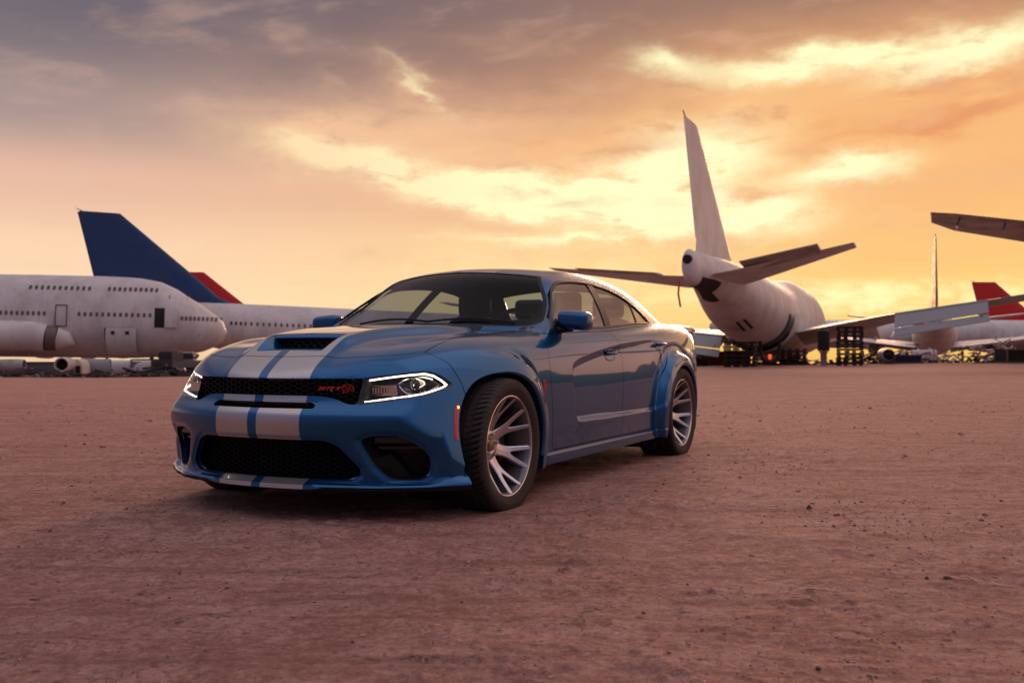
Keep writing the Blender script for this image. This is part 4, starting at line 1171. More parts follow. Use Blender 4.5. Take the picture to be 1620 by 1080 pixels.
mb = MB(); mb.box((-2.6, 0, .50), (.5, 1.3, .2)); mb.box((-2.95, 0, .80), (.12, 1.2, .5), (0, .3, 0)); mb.box((-3.15, 0, 1.04), (.45, 1.25, .02)); mb.build('rear_bench', SEATM, CAR, bevel=.03)
sw = empty('steering_wheel', parent=CAR)
c = Vector((-1.20, .38, .965)); R_ = Euler((0, math.radians(-24), 0)).to_matrix()
mb = MB(); mb.tube([tuple(c+R_ @ Vector((0, .185*math.cos(a), .185*math.sin(a)))) for a in np.linspace(0, 2*PI, 40)[:-1]], .015, 8, closed=True); mb.build('wheel_rim', INTER, sw)
mb = MB(); mb.tube([tuple(c), tuple(c+Vector((.22, 0, -.06)))], .03, 8); mb.box(tuple(c), (.03, .34, .04)); mb.box(tuple(c+Vector((.01,0,-.08))), (.03, .05, .16)); mb.box(tuple(c), (.04, .12, .10)); mb.build('wheel_hub', INTER, sw)
mb = MB(); mb.box((-1.235, 0, 1.318), (.02, .25, .062), (0, .1, 0)); mb.box((-1.20, 0, 1.350), (.06, .03, .03)); mb.build('rear_view_mirror', INTER, CAR, bevel=.008)
# wipers
mb = MB()
for y0, y1_ in ((.62, .06), (.10, -.50)):
    pts = []
    for t in np.linspace(0, 1, 12):
        y = y0+(y1_-y0)*t; xx = -.60-.40*y*y-.03*math.sin(PI*t)-.01; pts.append((xx, y, float(surfz(xx, abs(y)))+.010))
    mb.tube(pts, .006, 6, flat=1.2)
mb.build('wiper', BLACKP, CAR)
mb = MB(); n = 31; v = []
for k in range(n):
    y = -.76+1.52*k/(n-1)
    for xo in (-.535, -.60): xx = xo-.40*y*y; v.append((xx, y, float(surfz(xx, abs(y)))-.006 if xo > -.55 else float(surfz(xx, abs(y)))-.003))
mb.add(v, [(2*i, 2*i+1, 2*i+3, 2*i+2) for i in range(n-1)]); mb.build('cowl', BLACKP, CAR)
# ---- wheels
def make_wheel():
    w = empty('wheel', parent=CAR)   # local: outer face towards +y, centre of tread at y=0
    # tyre: tread blocks as a displaced lathe
    nseg = 288; prof = [(.262,.128),(.268,.138),(.280,.143),(.300,.1515),(.325,.1525),(.343,.1475),(.3525,.139),(.357,.128),(.3592,.112)]
    tread = [(.3603,.098),(.3603,.094),(.3515,.092),(.3515,.084),(.3607,.082),(.3610,.050),(.3610,.046),(.3515,.044),(.3515,.034),(.361,.032),(.361,.004)]
    tread = tread+[(r, -h) for r, h in reversed(tread)]
    pr = prof+tread+[(r, -h) for r, h in reversed(prof)]
    mb = MB(); n = len(pr); v = []
    for k in range(nseg):
        ph = k % 4
        for j, (r, h) in enumerate(pr):
            rr = r; a = 2*PI*(k+ (0.35*(1 if h > 0 else -1) if False else 0))/nseg
            # lateral slots, slanted with the position across the tread
            if r > .355 and (abs(h) > .055):
                if ph == 0: rr -= .011
            if r > .3605 and abs(h) < .05 and ((k+ (2 if h > 0 else 0)) % 4 == 1): rr -= .004
            if .34 < r < .356 and abs(h) > .12 and ph == 0: rr -= .005
            a += abs(h)*1.1*(1/ .36)*.35
            v.append((rr*math.cos(a), h, rr*math.sin(a)))
    f = [(k*n+j, ((k+1) % nseg)*n+j, ((k+1) % nseg)*n+j+1, k*n+j+1) for k in range(nseg) for j in range(n-1)]
    mb.add(v, f); mb.build('tyre', TYREM, w, smooth=32)
    mb = MB()
    for a0 in (60, 240):  # raised band on the sidewall
        mb = MB(); mb.lathe([(.300,.1512),(.302,.1535),(.318,.1540),(.320,.1522)], 30, 'y', a0=math.radians(a0), a1=math.radians(a0+55)); mb.build('sidewall_band', TYREM, w)
    # rim barrel + lip
    rim = MB(); rim.lathe([(.2715,.130),(.2700,.137),(.2635,.139),(.2585,.136),(.2565,.128)], 112, 'y'); ro = rim.build('rim_lip', RIMLIP, w)
    bar_ = MB(); bar_.lathe([(.2565,.128),(.250,.118),(.246,.10),(.238,.05),(.232,-.02),(.232,-.10),(.245,-.128),(.27,-.132)], 96, 'y'); bar_.build('rim_barrel', BARRM, w)
    # spokes: 7 forks; y of face as a function of radius (concave)
    ns = 7
    def yf(r): t = (r-.06)/.20; return .012+.126*max(0, min(1.02, t))**1.5
    sp = MB()
    for k in range(ns):
        a0 = 2*PI*k/ns + math.radians(-6.5)
        def P(r, off, y):  # polar point with tangential offset
            return (r*math.cos(a0)-off*math.sin(a0), y, r*math.sin(a0)+off*math.cos(a0))
        # each arm from the hub to the rim: centre offset and half width along r
        rs = np.concatenate([np.linspace(.055, .160, 8), np.linspace(.168, .2572, 12)])
        for sgn in (1, -1):
            v = []
            for r in rs:
                oo = np.interp(r, [.055,.075,.10,.13,.155,.18,.21,.235,.258], [.041,.037,.0325,.0300,.0330,.0410,.0520,.0610,.0705])
                oi = np.interp(r, [.164,.172,.185,.205,.232,.258], [0,.0065,.0135,.0220,.0335,.0460])
                o_in, o_out = sgn*oi, sgn*oo; y = yf(r); dp = .046; fork = r > .164
                v += [P(r, o_in, y-.004 if fork else y+.0015), P(r, o_in+(o_out-o_in)*.18, y+(0 if fork else .001)), P(r, o_in+(o_out-o_in)*.80, y), P(r, o_out, y-.004), P(r, o_out-sgn*.002, y-dp), P(r, o_in+(sgn*.002 if fork else 0), y-dp)]
            n_ = 6; f = [(n_*i+q, n_*i+(q+1) % n_, n_*i+n_+(q+1) % n_, n_*i+n_+q) for i in range(len(rs)-1) for q in range(n_)]
            sp.add(v, f+[tuple(range(n_)), tuple((len(rs)-1)*n_+q for q in range(n_))])
    sp.build('spokes', RIMM, w, smooth=16)
    hb = MB(); hb.lathe([(.092,-.02),(.090,.004),(.080,.016),(.060,.020),(.040,.018),(.034,.014)], 48, 'y'); hb.lathe([(.034,.014),(.034,-.005),(0,-.005)], 40, 'y'); hb.build('hub', RIMM, w)
    cp = MB(); cp.lathe([(.0325,.010),(.0325,.026),(.030,.030),(.012,.0325),(0,.033)], 40, 'y'); cp.build('centre_cap', principled('cap', (.30,.22,.18), .3, .8, build=rough_var(.2,.35,40)), w)
    for k in range(5):
        a = 2*PI*(k+.35)/5; n_ = MB(); c_ = (.0575*math.cos(a), 0, .0575*math.sin(a))
        n_.lathe([(.0135,.012),(.0135,.017),(.0100,.0175),(.0098,.034),(.0075,.038),(0,.039)], 12, 'y', c_); n_.build('lug_nut', CHROME, w)
    dk_ = MB(); dk_.lathe([(.07,-.02),(.185,-.022),(.187,-.028),(.187,-.046),(.185,-.052),(.07,-.052)], 72, 'y', closed=True); dk_.build('brake_disc', DISCM, w)
    cl_ = MB()
    cl_.lathe([(.115,.0),(.195,.0),(.205,-.012),(.205,-.070),(.115,-.075)], 20, 'y', closed=True, a0=math.radians(150), a1=math.radians(215)); cl_.build('brake_caliper', CALM, w)
    return w
WH = make_wheel(); WY = .838
# placed at the four corners (outer faces outwards)
def place(o, x, s): o.location = (x, WY*s, .3585); o.rotation_euler = (0, 0, 0 if s > 0 else PI)
km_all = None
w2, w3, w4 = copy_tree(WH, CAR), copy_tree(WH, CAR), copy_tree(WH, CAR)
place(WH, 0, 1); place(w2, -WB, 1); place(w3, 0, -1); place(w4, -WB, -1)
for k, w in enumerate((w2, w3, w4)): w.rotation_euler[1] = .0

def comps(me):
    n = len(me.vertices); par = list(range(n))
    def fd(a):
        while par[a] != a: par[a] = par[par[a]]; a = par[a]
        return a
    for e in me.edges:
        a, b = fd(e.vertices[0]), fd(e.vertices[1])
        if a != b: par[a] = b
    return [fd(i) for i in range(n)]
def split_sides(name):
    for o in [q for q in bpy.data.objects if q.type == 'MESH' and q.name.split('.')[0] == name and q.parent]:
        me = o.data; cs = comps(me); cy = {}
        for i, c in enumerate(cs): cy.setdefault(c, []).append(me.vertices[i].co.y)
        sd_ = {c: (1 if sum(v)/len(v) > 0 else -1) for c, v in cy.items()}
        if len(set(sd_.values())) < 2: continue
        for sg in (1, -1):
            bm = bmesh.new(); bm.from_mesh(me); bm.verts.ensure_lookup_table()
            bmesh.ops.delete(bm, geom=[bm.verts[i] for i, c in enumerate(cs) if sd_[c] != sg], context='VERTS')
            if sg == 1: m2 = me.copy(); bm.to_mesh(m2); o2 = o.copy(); o2.data = m2; S.collection.objects.link(o2)
            else: m3 = me.copy(); bm.to_mesh(m3); o.data = m3
            bm.free()
for nm in ('duct_housing', 'duct_blade', 'duct_ramp', 'side_marker', 'rear_marker', 'wheel_house', 'wiper', 'fender_emblem'): split_sides(nm)
# ------------------------------------------------------------------ airliners
def white_build(b, put):
    c = coord('Object'); x, y, z = sep(c)
    n = noise(vec(x*.6, y, z*.25), .8, 6, .6); g = noise(c, 4, 6, .65); st = noise(vec(x*2.5, y*2.5, z*.22), 1.2, 5, .6)
    col = mixc(sstep(n, .35, .7), (.64,.61,.59), (.50,.47,.45)); col = mixc(sstep(g, .52, .75)*.35, col, (.36,.32,.30))
    col = mixc(sstep(st, .55, .75)*.4, col, (.30,.255,.235))
    # skin panel joints
    px_ = xf('ABSOLUTE', xf('FRACT', x*.33)-.5); jt = sstep(px_, .490, .4985)
    col = mixc(jt*.28, col, (.22,.20,.19)); put('Base Color', col); put('Roughness', sstep(g, .3, .7, .38, .6))
JW = principled('airliner_white', (.5,.48,.46), .45, build=white_build, coat=.0, spec=.35)
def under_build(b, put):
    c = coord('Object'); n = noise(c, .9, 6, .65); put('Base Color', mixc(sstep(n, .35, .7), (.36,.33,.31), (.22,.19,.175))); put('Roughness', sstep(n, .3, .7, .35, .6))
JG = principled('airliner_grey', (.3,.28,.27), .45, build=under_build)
def tailpaint(name, c1):
    def f(b, put):
        c = coord('Object'); n = noise(c, 1.2, 6, .65); x, y, z = sep(c); jt = xf('MAXIMUM', sstep(xf('ABSOLUTE', xf('FRACT', z*.55)-.5), .485, .498), sstep(xf('ABSOLUTE', xf('FRACT', (x+z*.55)*.42)-.5), .485, .498)); put('Base Color', mixc(jt*.5, mixc(sstep(n, .4, .75), c1, tuple(v*.75+.012 for v in c1)), tuple(v*.35 for v in c1))); put('Roughness', sstep(n, .3, .7, .3, .5))
    return principled(name, c1, .4, build=f)
BLUET = tailpaint('tail_blue', (.006,.045,.15)); REDT = tailpaint('tail_red', (.60,.014,.016))
JDK = principled('opening_dark', (.012,.010,.010), .8, build=rough_var(.7,.9,3))
JWIN = principled('cabin_window', (.045,.03,.028), .35, build=rough_var(.25,.5,3))
JWIN2 = principled('cabin_window_shade', (.13,.085,.075), .5, build=rough_var(.4,.6,3))
RUB = principled('old_rubber', (.018,.014,.013), .85, build=rough_var(.7,.95,5))
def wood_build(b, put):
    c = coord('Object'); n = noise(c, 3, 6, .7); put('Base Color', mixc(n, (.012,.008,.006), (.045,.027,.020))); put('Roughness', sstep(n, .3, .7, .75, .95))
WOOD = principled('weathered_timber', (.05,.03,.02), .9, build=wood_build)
STEEL = principled('weathered_steel', (.20,.18,.17), .5, .5, build=rough_var(.4,.65,4))

def table(T):
    T = np.array(T, float); f = [nspl(T[:,0], T[:,k]) for k in range(1, T.shape[1])]
    return lambda t: [float(np.interp(t, T[:,0], T[:,k])) for k in range(1, T.shape[1])]
#        t    top   bottom  halfwidth
JUMBO = [(0,-.55,-.57,.02),(.3,.28,-1.32,.80),(.9,.95,-1.90,1.38),(1.9,1.72,-2.38,1.98),(3,2.42,-2.70,2.38),(4.2,3.20,-2.92,2.66),(5.5,3.98,-3.06,2.88),(7,4.45,-3.15,3.0),(9,4.68,-3.24,3.16),(12,4.76,-3.25,3.24),(16,4.76,-3.25,3.25),(21,4.72,-3.25,3.25),(25,4.45,-3.25,3.25),(28.5,3.8,-3.25,3.25),(32,3.32,-3.25,3.25),(36,3.25,-3.25,3.25),(44,3.25,-3.15,3.22),(48,3.25,-2.70,3.05),(52,3.24,-2.0,2.7),(56,3.18,-1.15,2.2),(60,3.05,-.35,1.62),(63,2.92,.15,1.15),(65.5,2.85,.20,.76),(67,2.78,.30,.60),(67.8,2.55,.50,.46),(68.1,2.2,.85,.25)]
TUBEJ = [(0,-.9,-.92,.02),(.4,-.3,-1.5,.7),(1.2,.6,-2.1,1.4),(2.5,1.6,-2.7,2.1),(4,2.5,-3.0,2.7),(6,3.05,-3.2,3.05),(9,3.25,-3.25,3.25),(20,3.25,-3.25,3.25),(44,3.25,-3.15,3.22),(48,3.25,-2.70,3.05),(52,3.24,-2.0,2.7),(56,3.18,-1.15,2.2),(60,3.05,-.35,1.62),(63,2.92,.15,1.15),(65.5,2.80,.48,.82),(67,2.70,.62,.68),(67.8,2.45,.85,.52),(68.1,2.1,1.2,.25)]
def smooth_tab(T, n=110):
    T = np.array(T, float); t = np.concatenate([np.linspace(0, 1, 8)**1.5*8, np.linspace(8.6, 60, n-40), np.linspace(60.6, 68.1, 22)])
    # monotone-ish: interpolate, then soften
    cols = [t]
    for k in (1, 2, 3):
        f = nspl(T[:,0], T[:,k]); lin_ = np.interp(t, T[:,0], T[:,k]); v = f(t); v = np.where(np.abs(v-lin_) > .15, lin_+np.sign(v-lin_)*.15, v); cols.append(v)
    return np.stack(cols, 1)
class Jet:
    def __init__(s, name, hump=True, loc=(0,0,0), heading=0, pitch=0, scale=1.0):
        s.root = empty(name, loc); s.root.rotation_euler = (0, pitch, heading); s.root.scale = (scale,)*3
        s.T = smooth_tab(JUMBO if hump else TUBEJ)
    # local frame: x = 35 - t (nose at +35), z = 0 at the fuselage centre + 0
    def sec(s, t): return [float(np.interp(t, s.T[:,0], s.T[:,k])) for k in (1,2,3)]
    def zc(s, t): top, bot, w = s.sec(t); return 0.0 if 7 < t < 44 else ((top+bot)/2 if (t < 1 or t > 56) else ((top+bot)/2)*( (7-t)/6 if t <= 7 else (t-44)/12))
    def side(s, t, z):
        top, bot, w = s.sec(t); c = s.zc(t); h = (top-c) if z > c else (c-bot); u = min(abs(z-c)/max(h, 1e-3), .999)
        return w*math.sqrt(1-u*u)
    def fuselage(s, mat=None):
        mb = MB(); n = 48; v = []
        for t, top, bot, w in s.T:
            c = s.zc(t)
            for k in range(n):
                a = 2*PI*k/n; sn = math.sin(a); z = c+((top-c) if sn > 0 else (c-bot))*sn; v.append((35-t, w*math.cos(a), z))
        N = len(s.T); f = [(i*n+k, i*n+(k+1) % n, (i+1)*n+(k+1) % n, (i+1)*n+k) for i in range(N-1) for k in range(n)]
        f += [tuple(range(n)), tuple((N-1)*n+k for k in range(n))]
        mb.add(v, f); return mb.build('fuselage', mat or JW, s.root, smooth=60)
    def foil(s, name, secs, mat, parent=None, vertical=False, y0=0):
        """secs: (span, t_lead, chord, height, thickness)"""
        mb = MB(); P = [(0,0),(.01,.28),(.05,.60),(.15,.92),(.32,1.0),(.55,.80),(.8,.38),(1,.04),(1,-.04),(.8,-.26),(.55,-.55),(.32,-.72),(.15,-.66),(.05,-.42),(.01,-.2)]
        n = len(P); v = []
        for sp, tl, ch, h, th in secs:
            for u, q in P:
                x = 35-(tl+u*ch); o = q*th/2*ch
                v.append((x, o, h) if vertical else (x, sp, h+o))
        f = [(i*n+k, i*n+(k+1) % n, (i+1)*n+(k+1) % n, (i+1)*n+k) for i in range(len(secs)-1) for k in range(n)]
        f += [tuple(range(n)), tuple((len(secs)-1)*n+k for k in range(n))]
        mb.add(v, f); return mb.build(name, mat, parent or s.root, smooth=40)
    def fin(s, mat, tm=None):
        o = s.foil('fin', [(0, 50.2, 15.0, 2.9, .055), (0, 52.6, 12.2, 3.9, .085), (0, 53.9, 11.0, 5.0, .095), (0, 63.2, 4.1, 12.5, .085)], mat, vertical=True)
        r = s.foil('rudder', [(0, 61.9+.02, 3.3, 3.9, .085), (0, 65.75, 1.75, 12.4, .09)], mat, parent=None, vertical=True); r.parent = o
        # keep the rudder a touch thicker than the fin so that its hinge line shows
        mb = MB(); mb.tube([(35-66.9, 0, 12.45), (35-67.6, 0, 12.75)], .05, 6); mb.build('fin_probe', JG, o)
        return o
    def stab(s, sg, mat=None, droop=0.0, up=False):
        o = s.foil('tailplane', [(1.0*sg, 55.2, 9.4, 1.15, .10), (2.6*sg, 56.6, 8.4, 1.28, .10), (11.1*sg, 64.0, 2.7, 2.35, .09)], mat or JW)
        if up:
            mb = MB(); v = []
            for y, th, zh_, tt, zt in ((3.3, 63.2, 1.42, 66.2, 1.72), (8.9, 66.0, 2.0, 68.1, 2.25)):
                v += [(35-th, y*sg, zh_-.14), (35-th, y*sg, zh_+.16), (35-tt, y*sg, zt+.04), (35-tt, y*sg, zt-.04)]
            mb.add(v, [(i, (i+1) % 4, 4+(i+1) % 4, 4+i) for i in range(4)]+[(0,1,2,3),(4,5,6,7)]); e = mb.build('elevator', JG, o, smooth=0); return o  # raised elevator: darker than the tailplane, its shade put into the colour
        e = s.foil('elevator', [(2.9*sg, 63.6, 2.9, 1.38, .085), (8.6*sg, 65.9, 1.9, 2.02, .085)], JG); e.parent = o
        return o
    def wing(s, sg, flaps=True, mat=None, cut=None, inner=True, tz=2.1):
        secs = [(2.6*sg, 20.5, 17.0, -2.1, .12), (3.6*sg, 21.6, 15.9, -2.0, .12), (11.6*sg, 29.2, 9.9, -.95, .10), (29.5*sg, 45.6, 4.1, tz, .09)]
        if cut: secs = secs[:2]+[tuple(a+(b-a)*cut for a, b in zip(secs[1], secs[2]))] if cut < 1 else secs[:3]
        o = s.foil('wing', secs, mat or JW)
        if flaps:
            for (a, b, ang, ch) in ([(3.9, 10.8, 38, 2.9)] if inner else [])+[(12.4, 20.0, 36, 3.0)]:
                def te(y): # trailing edge
                    if y < 11.6: u = (y-3.6)/8; return 37.5+(39.1-37.5)*u, -2.05+1.1*u
                    u = (y-11.6)/17.9; return 39.1+(49.7-39.1)*u, -.95+(tz+.95)*u
                mb = MB(); v = []
                for y in (a, b):
                    t, z = te(y); k = ch*(1 if y == a else .85); ca, sa_ = math.cos(math.radians(ang)), math.sin(math.radians(ang))
                    for l0, l1, dz in ((-.1, .62, -.10), (.66, 1.0, -.30)):
                        for q, w in ((l0, 0), (l0, .16), (l1, .05), (l1, 0)): v.append((35-(t+k*q*ca), y*sg, z-.12-k*q*sa_+w+dz))
                mb.add(v, [(i, (i+1) % 4, 8+(i+1) % 4, 8+i) for i in range(4)]+[(4+i, 4+(i+1) % 4, 12+(i+1) % 4, 12+i) for i in range(4)]+[(0,1,2,3),(4,5,6,7),(8,9,10,11),(12,13,14,15)])
                mb.build('flap', JFLAP, o, smooth=0)
                for y in (a+.6, (a+b)/2, b-.6):
                    t, z = te(y); mb = MB(); mb.tube([(35-(t-3.4), y*sg, z-.35), (35-(t-1.6), y*sg, z-.8), (35-(t+.5), y*sg, z-1.0), (35-(t+1.7), y*sg, z-1.25)], [.05,.28,.25,.05], 8); mb.build('flap_fairing', JG, o)
            mb = MB(); v = []
            for y in (20.9, 28.6):
                u = (y-11.6)/17.9; t, z = 39.1+10.6*u, -.95+(tz+.95)*u
                for q, w in ((-.0, -.04), (-.0, .06), (.75, .02), (.75, -.03)): v.append((35-(t+q), y*sg, z+w-.02*q))
            mb.add(v, [(i, (i+1) % 4, 4+(i+1) % 4, 4+i) for i in range(4)]+[(0,1,2,3),(4,5,6,7)]); mb.build('aileron', JFLAP, o, smooth=0)
        return o
    def windows(s, side, runs, w=.27, h=.42, mat=None, proto=None):
        for t0, t1, n, z, mt in runs:
            for i in range(n):
                t = t0+(t1-t0)*i/max(n-1, 1); y = s.side(t, z)
                sl = (s.side(t, z+.2)-s.side(t, z-.2))/.4; sx = -(s.side(t+.2, z)-s.side(t-.2, z))/.4
                mb = MB(); P = []
                for k in range(10):
                    a = 2*PI*k/10; dx_, dz_ = w/2*abs(math.cos(a))**.6*np.sign(math.cos(a)), h/2*abs(math.sin(a))**.6*np.sign(math.sin(a)); P.append((35-t+dx_, side*(y+sl*dz_+sx*dx_+.015), z+dz_))
                q = P+[(a, b-side*.05, c) for a, b, c in P]; mb.add(q, [tuple(range(10))]+[(k, (k+1) % 10, 10+(k+1) % 10, 10+k) for k in range(10)])
                mb.build('cabin_window', mt, s.root, smooth=0)
    def patch(s, name, side, t0, t1, z0, z1, mat, out=.02, frame=None, parent=None, out1=None):
        """a panel following the skin"""
        mb = MB(); v = []; m = 7
        for i in range(m):
            z = z0+(z1-z0)*i/(m-1)
            for t in (t0, t1):
                o = out if out1 is None else out+(out1-out)*(1-i/(m-1)); v.append((35-t, side*(s.side(t, z)+o), z))
        n = len(v); v += [(a, b-side*.08, c) for a, b, c in v]
        f = [(2*i, 2*i+1, 2*i+3, 2*i+2) for i in range(m-1)]+[(n+2*i, n+2*i+1, n+2*i+3, n+2*i+2) for i in range(m-1)]+[(0,1,n+1,n),(n-2,n-1,2*n-1,2*n-2)]+[(2*i, 2*i+2, n+2*i+2, n+2*i) for i in range(m-1)]+[(2*i+1, 2*i+3, n+2*i+3, n+2*i+1) for i in range(m-1)]
        mb.add(v, f); o = mb.build(name, mat, parent or s.root, smooth=30)
        return o
    def frame(s, name, side, t0, t1, z0, z1, mat, wd=.09, out=.03):
        mb = MB(); P = [(t0, z0), (t0, z1), (t1, z1), (t1, z0)]
        for a, b in zip(P, P[1:]+P[:1]):
            pts = [(35-(a[0]+(b[0]-a[0])*u), side*(s.side(a[0]+(b[0]-a[0])*u, a[1]+(b[1]-a[1])*u)+out), a[1]+(b[1]-a[1])*u) for u in np.linspace(0, 1, 7)]
            mb.tube(pts, wd/2, 4)
        return mb.build(name, mat, s.root)
    def gear(s, t, y, base, wheels=2, r=.62, name='landing_gear', tall=None):
        g = empty(name, parent=s.root); z1 = -2.6
        mb = MB(); mb.tube([(35-t, y, z1), (35-t, y, base+r)], .2, 10); mb.tube([(35-t, y, z1-.2), (35-t+1.2, y*.8, base+r+1.0)], .1, 8); mb.build('strut', STEEL, g)
        for dx_ in ((-.75, .75) if wheels == 4 else (0,)):
            for dy_ in (-.55, .55):
                mb = MB(); mb.lathe([(.0,-.14),(.28,-.14),(.3,-.2),(r*.9,-.22),(r,-.12),(r,.12),(r*.9,.22),(.3,.2),(.28,.14),(0,.14)], 24, 'y', (35-t+dx_, y+dy_, base+r)); mb.build('wheel', RUB, g)
        return g
    def engine(s, t, y, z, r=1.25, L_=4.6, mat=None):
        e = empty('engine', parent=s.root); x = 35-t
        mb = MB(); mb.lathe([(r*.80,0),(r*.86,.12),(r,-.25),(r*1.06,-1.2),(r*1.0,-2.6),(r*.84,-L_*.85),(r*.80,-L_*.85),(r*.78,-1.5),(r*.80,0)], 36, 'x', (x, y, z)); mb.build('cowling', mat or JW, e)
        mb = MB(); mb.lathe([(0,-.5),(r*.25,-1.0),(r*.8,-1.1)], 36, 'x', (x, y, z)); mb.build('fan', JDK, e); mb = MB(); mb.lathe([(r*.8,-L_*.8),(r*.5,-L_*.8),(r*.45,-L_*1.1),(r*.2,-L_*1.1),(0,-L_*1.35)], 30, 'x', (x, y, z)); mb.build('engine_core', STEEL, e)
        mb = MB(); mb.box((x-L_*.45, y, z+r*1.15), (L_*.8, .25, r*.9)); mb.build('pylon', JG, e)
        return e
JFLAP = principled('flap_paint', (.27,.265,.285), .45, build=rough_var(.35,.55,1))

def ang(v): return math.atan2(v[1], v[0])
GRP_J = 'airliners parked across the boneyard'
# --- A: white jumbo on the left, nose to the right
hA = math.radians(10); dA = (math.cos(hA), math.sin(hA))
A = Jet('jumbo_jet', True, (-28.6-35*dA[0], 100-35*dA[1], 3.42), hA, math.radians(.75))
A.fuselage()
def tpx(px): # station of a photo column on the near (right-hand) side
    best = min(np.linspace(0, 40, 401), key=lambda t: abs(810+1575*((A.root.location.x+(35-t)*dA[0]+3*dA[1]))/((A.root.location.y+(35-t)*dA[1]-3*dA[0]))-px)); return float(best)
A.windows(-1, [(tpx(44), tpx(137), 11, 3.42, JWIN), (tpx(170), tpx(244), 10, 3.42, JWIN), (tpx(-60), tpx(70), 16, .92, JWIN2), (tpx(125), tpx(237), 13, .92, JWIN2), (tpx(287), tpx(344), 10, .70, JWIN2)])
A.frame('cabin_door', -1, tpx(88), tpx(106), -.25, 1.75, JWIN); 
A.patch('doorway', -1, tpx(244), tpx(259), -.25, 1.65, JDK); A.patch('open_door', -1, tpx(261), tpx(279), -.2, 1.65, JW, out=.30)
A.patch('cargo_opening', -1, tpx(166), tpx(212), -2.75, -.35, JDK); cd_ = A.patch('cargo_door', -1, tpx(169), tpx(216), -3.0, -.35, JW, out=.35, out1=1.15)
for px in (181, 203): A.patch('door_latch', -1, tpx(px-2.5), tpx(px+2.5), -.95, -.65, JDK, out=.58, parent=cd_)
A.patch('cockpit_window', -1, 3.7, 5.3, 2.62, 3.02, JWIN, out=.03)
A.wing(-1, False, cut=.5); A.wing(1, False, cut=.9); A.fin(JW); A.stab(1); A.stab(-1)
tf = tpx(126); tb = tpx(92); te_ = tpx(76)
mb = MB(); mb.tube([(35-tf-.4, -3.0, -1.95), (35-tb+.9, -3.2, -1.6), (35-tb, -3.35, -1.45)], [.10, .80, 1.10], 20); mb.build('fairing_nose', JW, A.root)
mb = MB(); mb.tube([(35-tb-.02, -3.35, -1.45), (35-te_, -3.5, -1.4)], [1.12, 1.2], 20); mb.build('fairing_band', JWIN2, A.root)
mb = MB(); mb.tube([(35-te_-.02, -3.5, -1.4), (35-te_-1.2, -3.6, -1.25), (35-te_-3, -3.7, -1.2), (35-te_-6, -3.8, -1.3)], [1.28, 1.36, 1.4, 1.4], 20); mb.build('wing_root_fairing', JW, A.root)
A.gear(7.2, 0, -4.95, 2, .6, 'nose_gear'); A.gear(34, -3.4, -5.0, 4); A.gear(34, 3.4, -5.0, 4)
tag(A.root, 'white jumbo jet seen side-on, dark doorway open and cargo door hanging down', 'airliner', GRP_J)
# --- B: behind it, blue fin
hB = math.radians(20); dB = (math.cos(hB), math.sin(hB))
B = Jet('jumbo_jet', False, (-47.2+(67.5-35)*dB[0], 107+(67.5-35)*dB[1], 2.1), hB, math.radians(1.8)); B.fuselage(); B.fin(BLUET); B.stab(1); B.stab(-1); B.wing(1, False)
def tpxg(J, dv, px): return float(min(np.linspace(0, 68, 681), key=lambda t: abs(810+1575*((J.root.location.x+(35-t)*dv[0]+3*dv[1]))/((J.root.location.y+(35-t)*dv[1]-3*dv[0]))-px)))
B.windows(-1, [(tpxg(B, dB, 365), tpxg(B, dB, 380), 3, .95, JWIN), (tpxg(B, dB, 388), tpxg(B, dB, 700), 36, .95, JWIN2)])
B.gear(34, -3.4, -5.2, 4); B.gear(34, 3.4, -5.2, 4); B.gear(7.2, 0, -5.2, 2, .6, 'nose_gear')
tag(B.root, 'white airliner with dark blue tail fin, standing behind the side-on white jumbo', 'airliner', GRP_J)
# --- C: red fin beyond
C_ = Jet('airliner', False, (-28.5, 172, 3.0), math.radians(8), 0, .85); C_.fuselage(); C_.fin(REDT); C_.stab(1); C_.stab(-1); C_.wing(-1, False); C_.wing(1, False)
tag(C_.root, 'far airliner whose red tail fin peeks out behind the dark blue fin', 'airliner', GRP_J)
# --- D: tail towards the camera on the right
dD = (.398, .917)
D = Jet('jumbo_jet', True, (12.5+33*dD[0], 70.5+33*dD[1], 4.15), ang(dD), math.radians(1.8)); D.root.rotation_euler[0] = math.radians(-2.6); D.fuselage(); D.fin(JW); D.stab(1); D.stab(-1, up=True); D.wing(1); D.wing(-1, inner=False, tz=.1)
mb = MB(); mb.lathe([(0,-.16),(.30,-.16),(.34,-.10),(.36,.6)], 24, 'x', (35-68.02, 0, 1.95)); mb.build('exhaust_opening', JDK, D.root)
mb = MB(); mb.lathe([(0,-.12),(.16,-.12),(.20,-.06),(.22,.6)], 20, 'x', (35-67.9, 0, 1.08)); mb.build('tail_light', principled('tail_lens', (.25,.05,.03), .3, build=rough_var(.2,.4,5)), D.root)
mb = MB(); v = []
for t in np.linspace(59.5, 66.0, 9):   # dark cavity round the tailplane pivot
    for a in np.linspace(-150, -30, 9):
        top, bot, w = D.sec(t); c = D.zc(t); aa = math.radians(a); v.append((35-t, w*math.cos(aa)*1.012, c+(c-bot)*math.sin(aa)*1.015))
mb.add(v, [(i*9+k, i*9+k+1, i*9+k+10, i*9+k+9) for i in range(8) for k in range(8) if not (i < 3 and (k < 3 or k > 5))]); mb.build('tail_cavity', JDK, D.root)
mb = MB()
for a in (-118, -104): 
    v = []
    for t in np.linspace(50, 53.2, 5):
        for q in (a, a+5): top, bot, w = D.sec(t); c = D.zc(t); aa = math.radians(q); v.append((35-t, w*math.cos(aa)*1.01, c+(c-bot)*math.sin(aa)*1.01))
    mb.add(v, [(2*i, 2*i+1, 2*i+3, 2*i+2) for i in range(4)])
mb.build('belly_scars', JDK, D.root)
mb = MB(); v = []
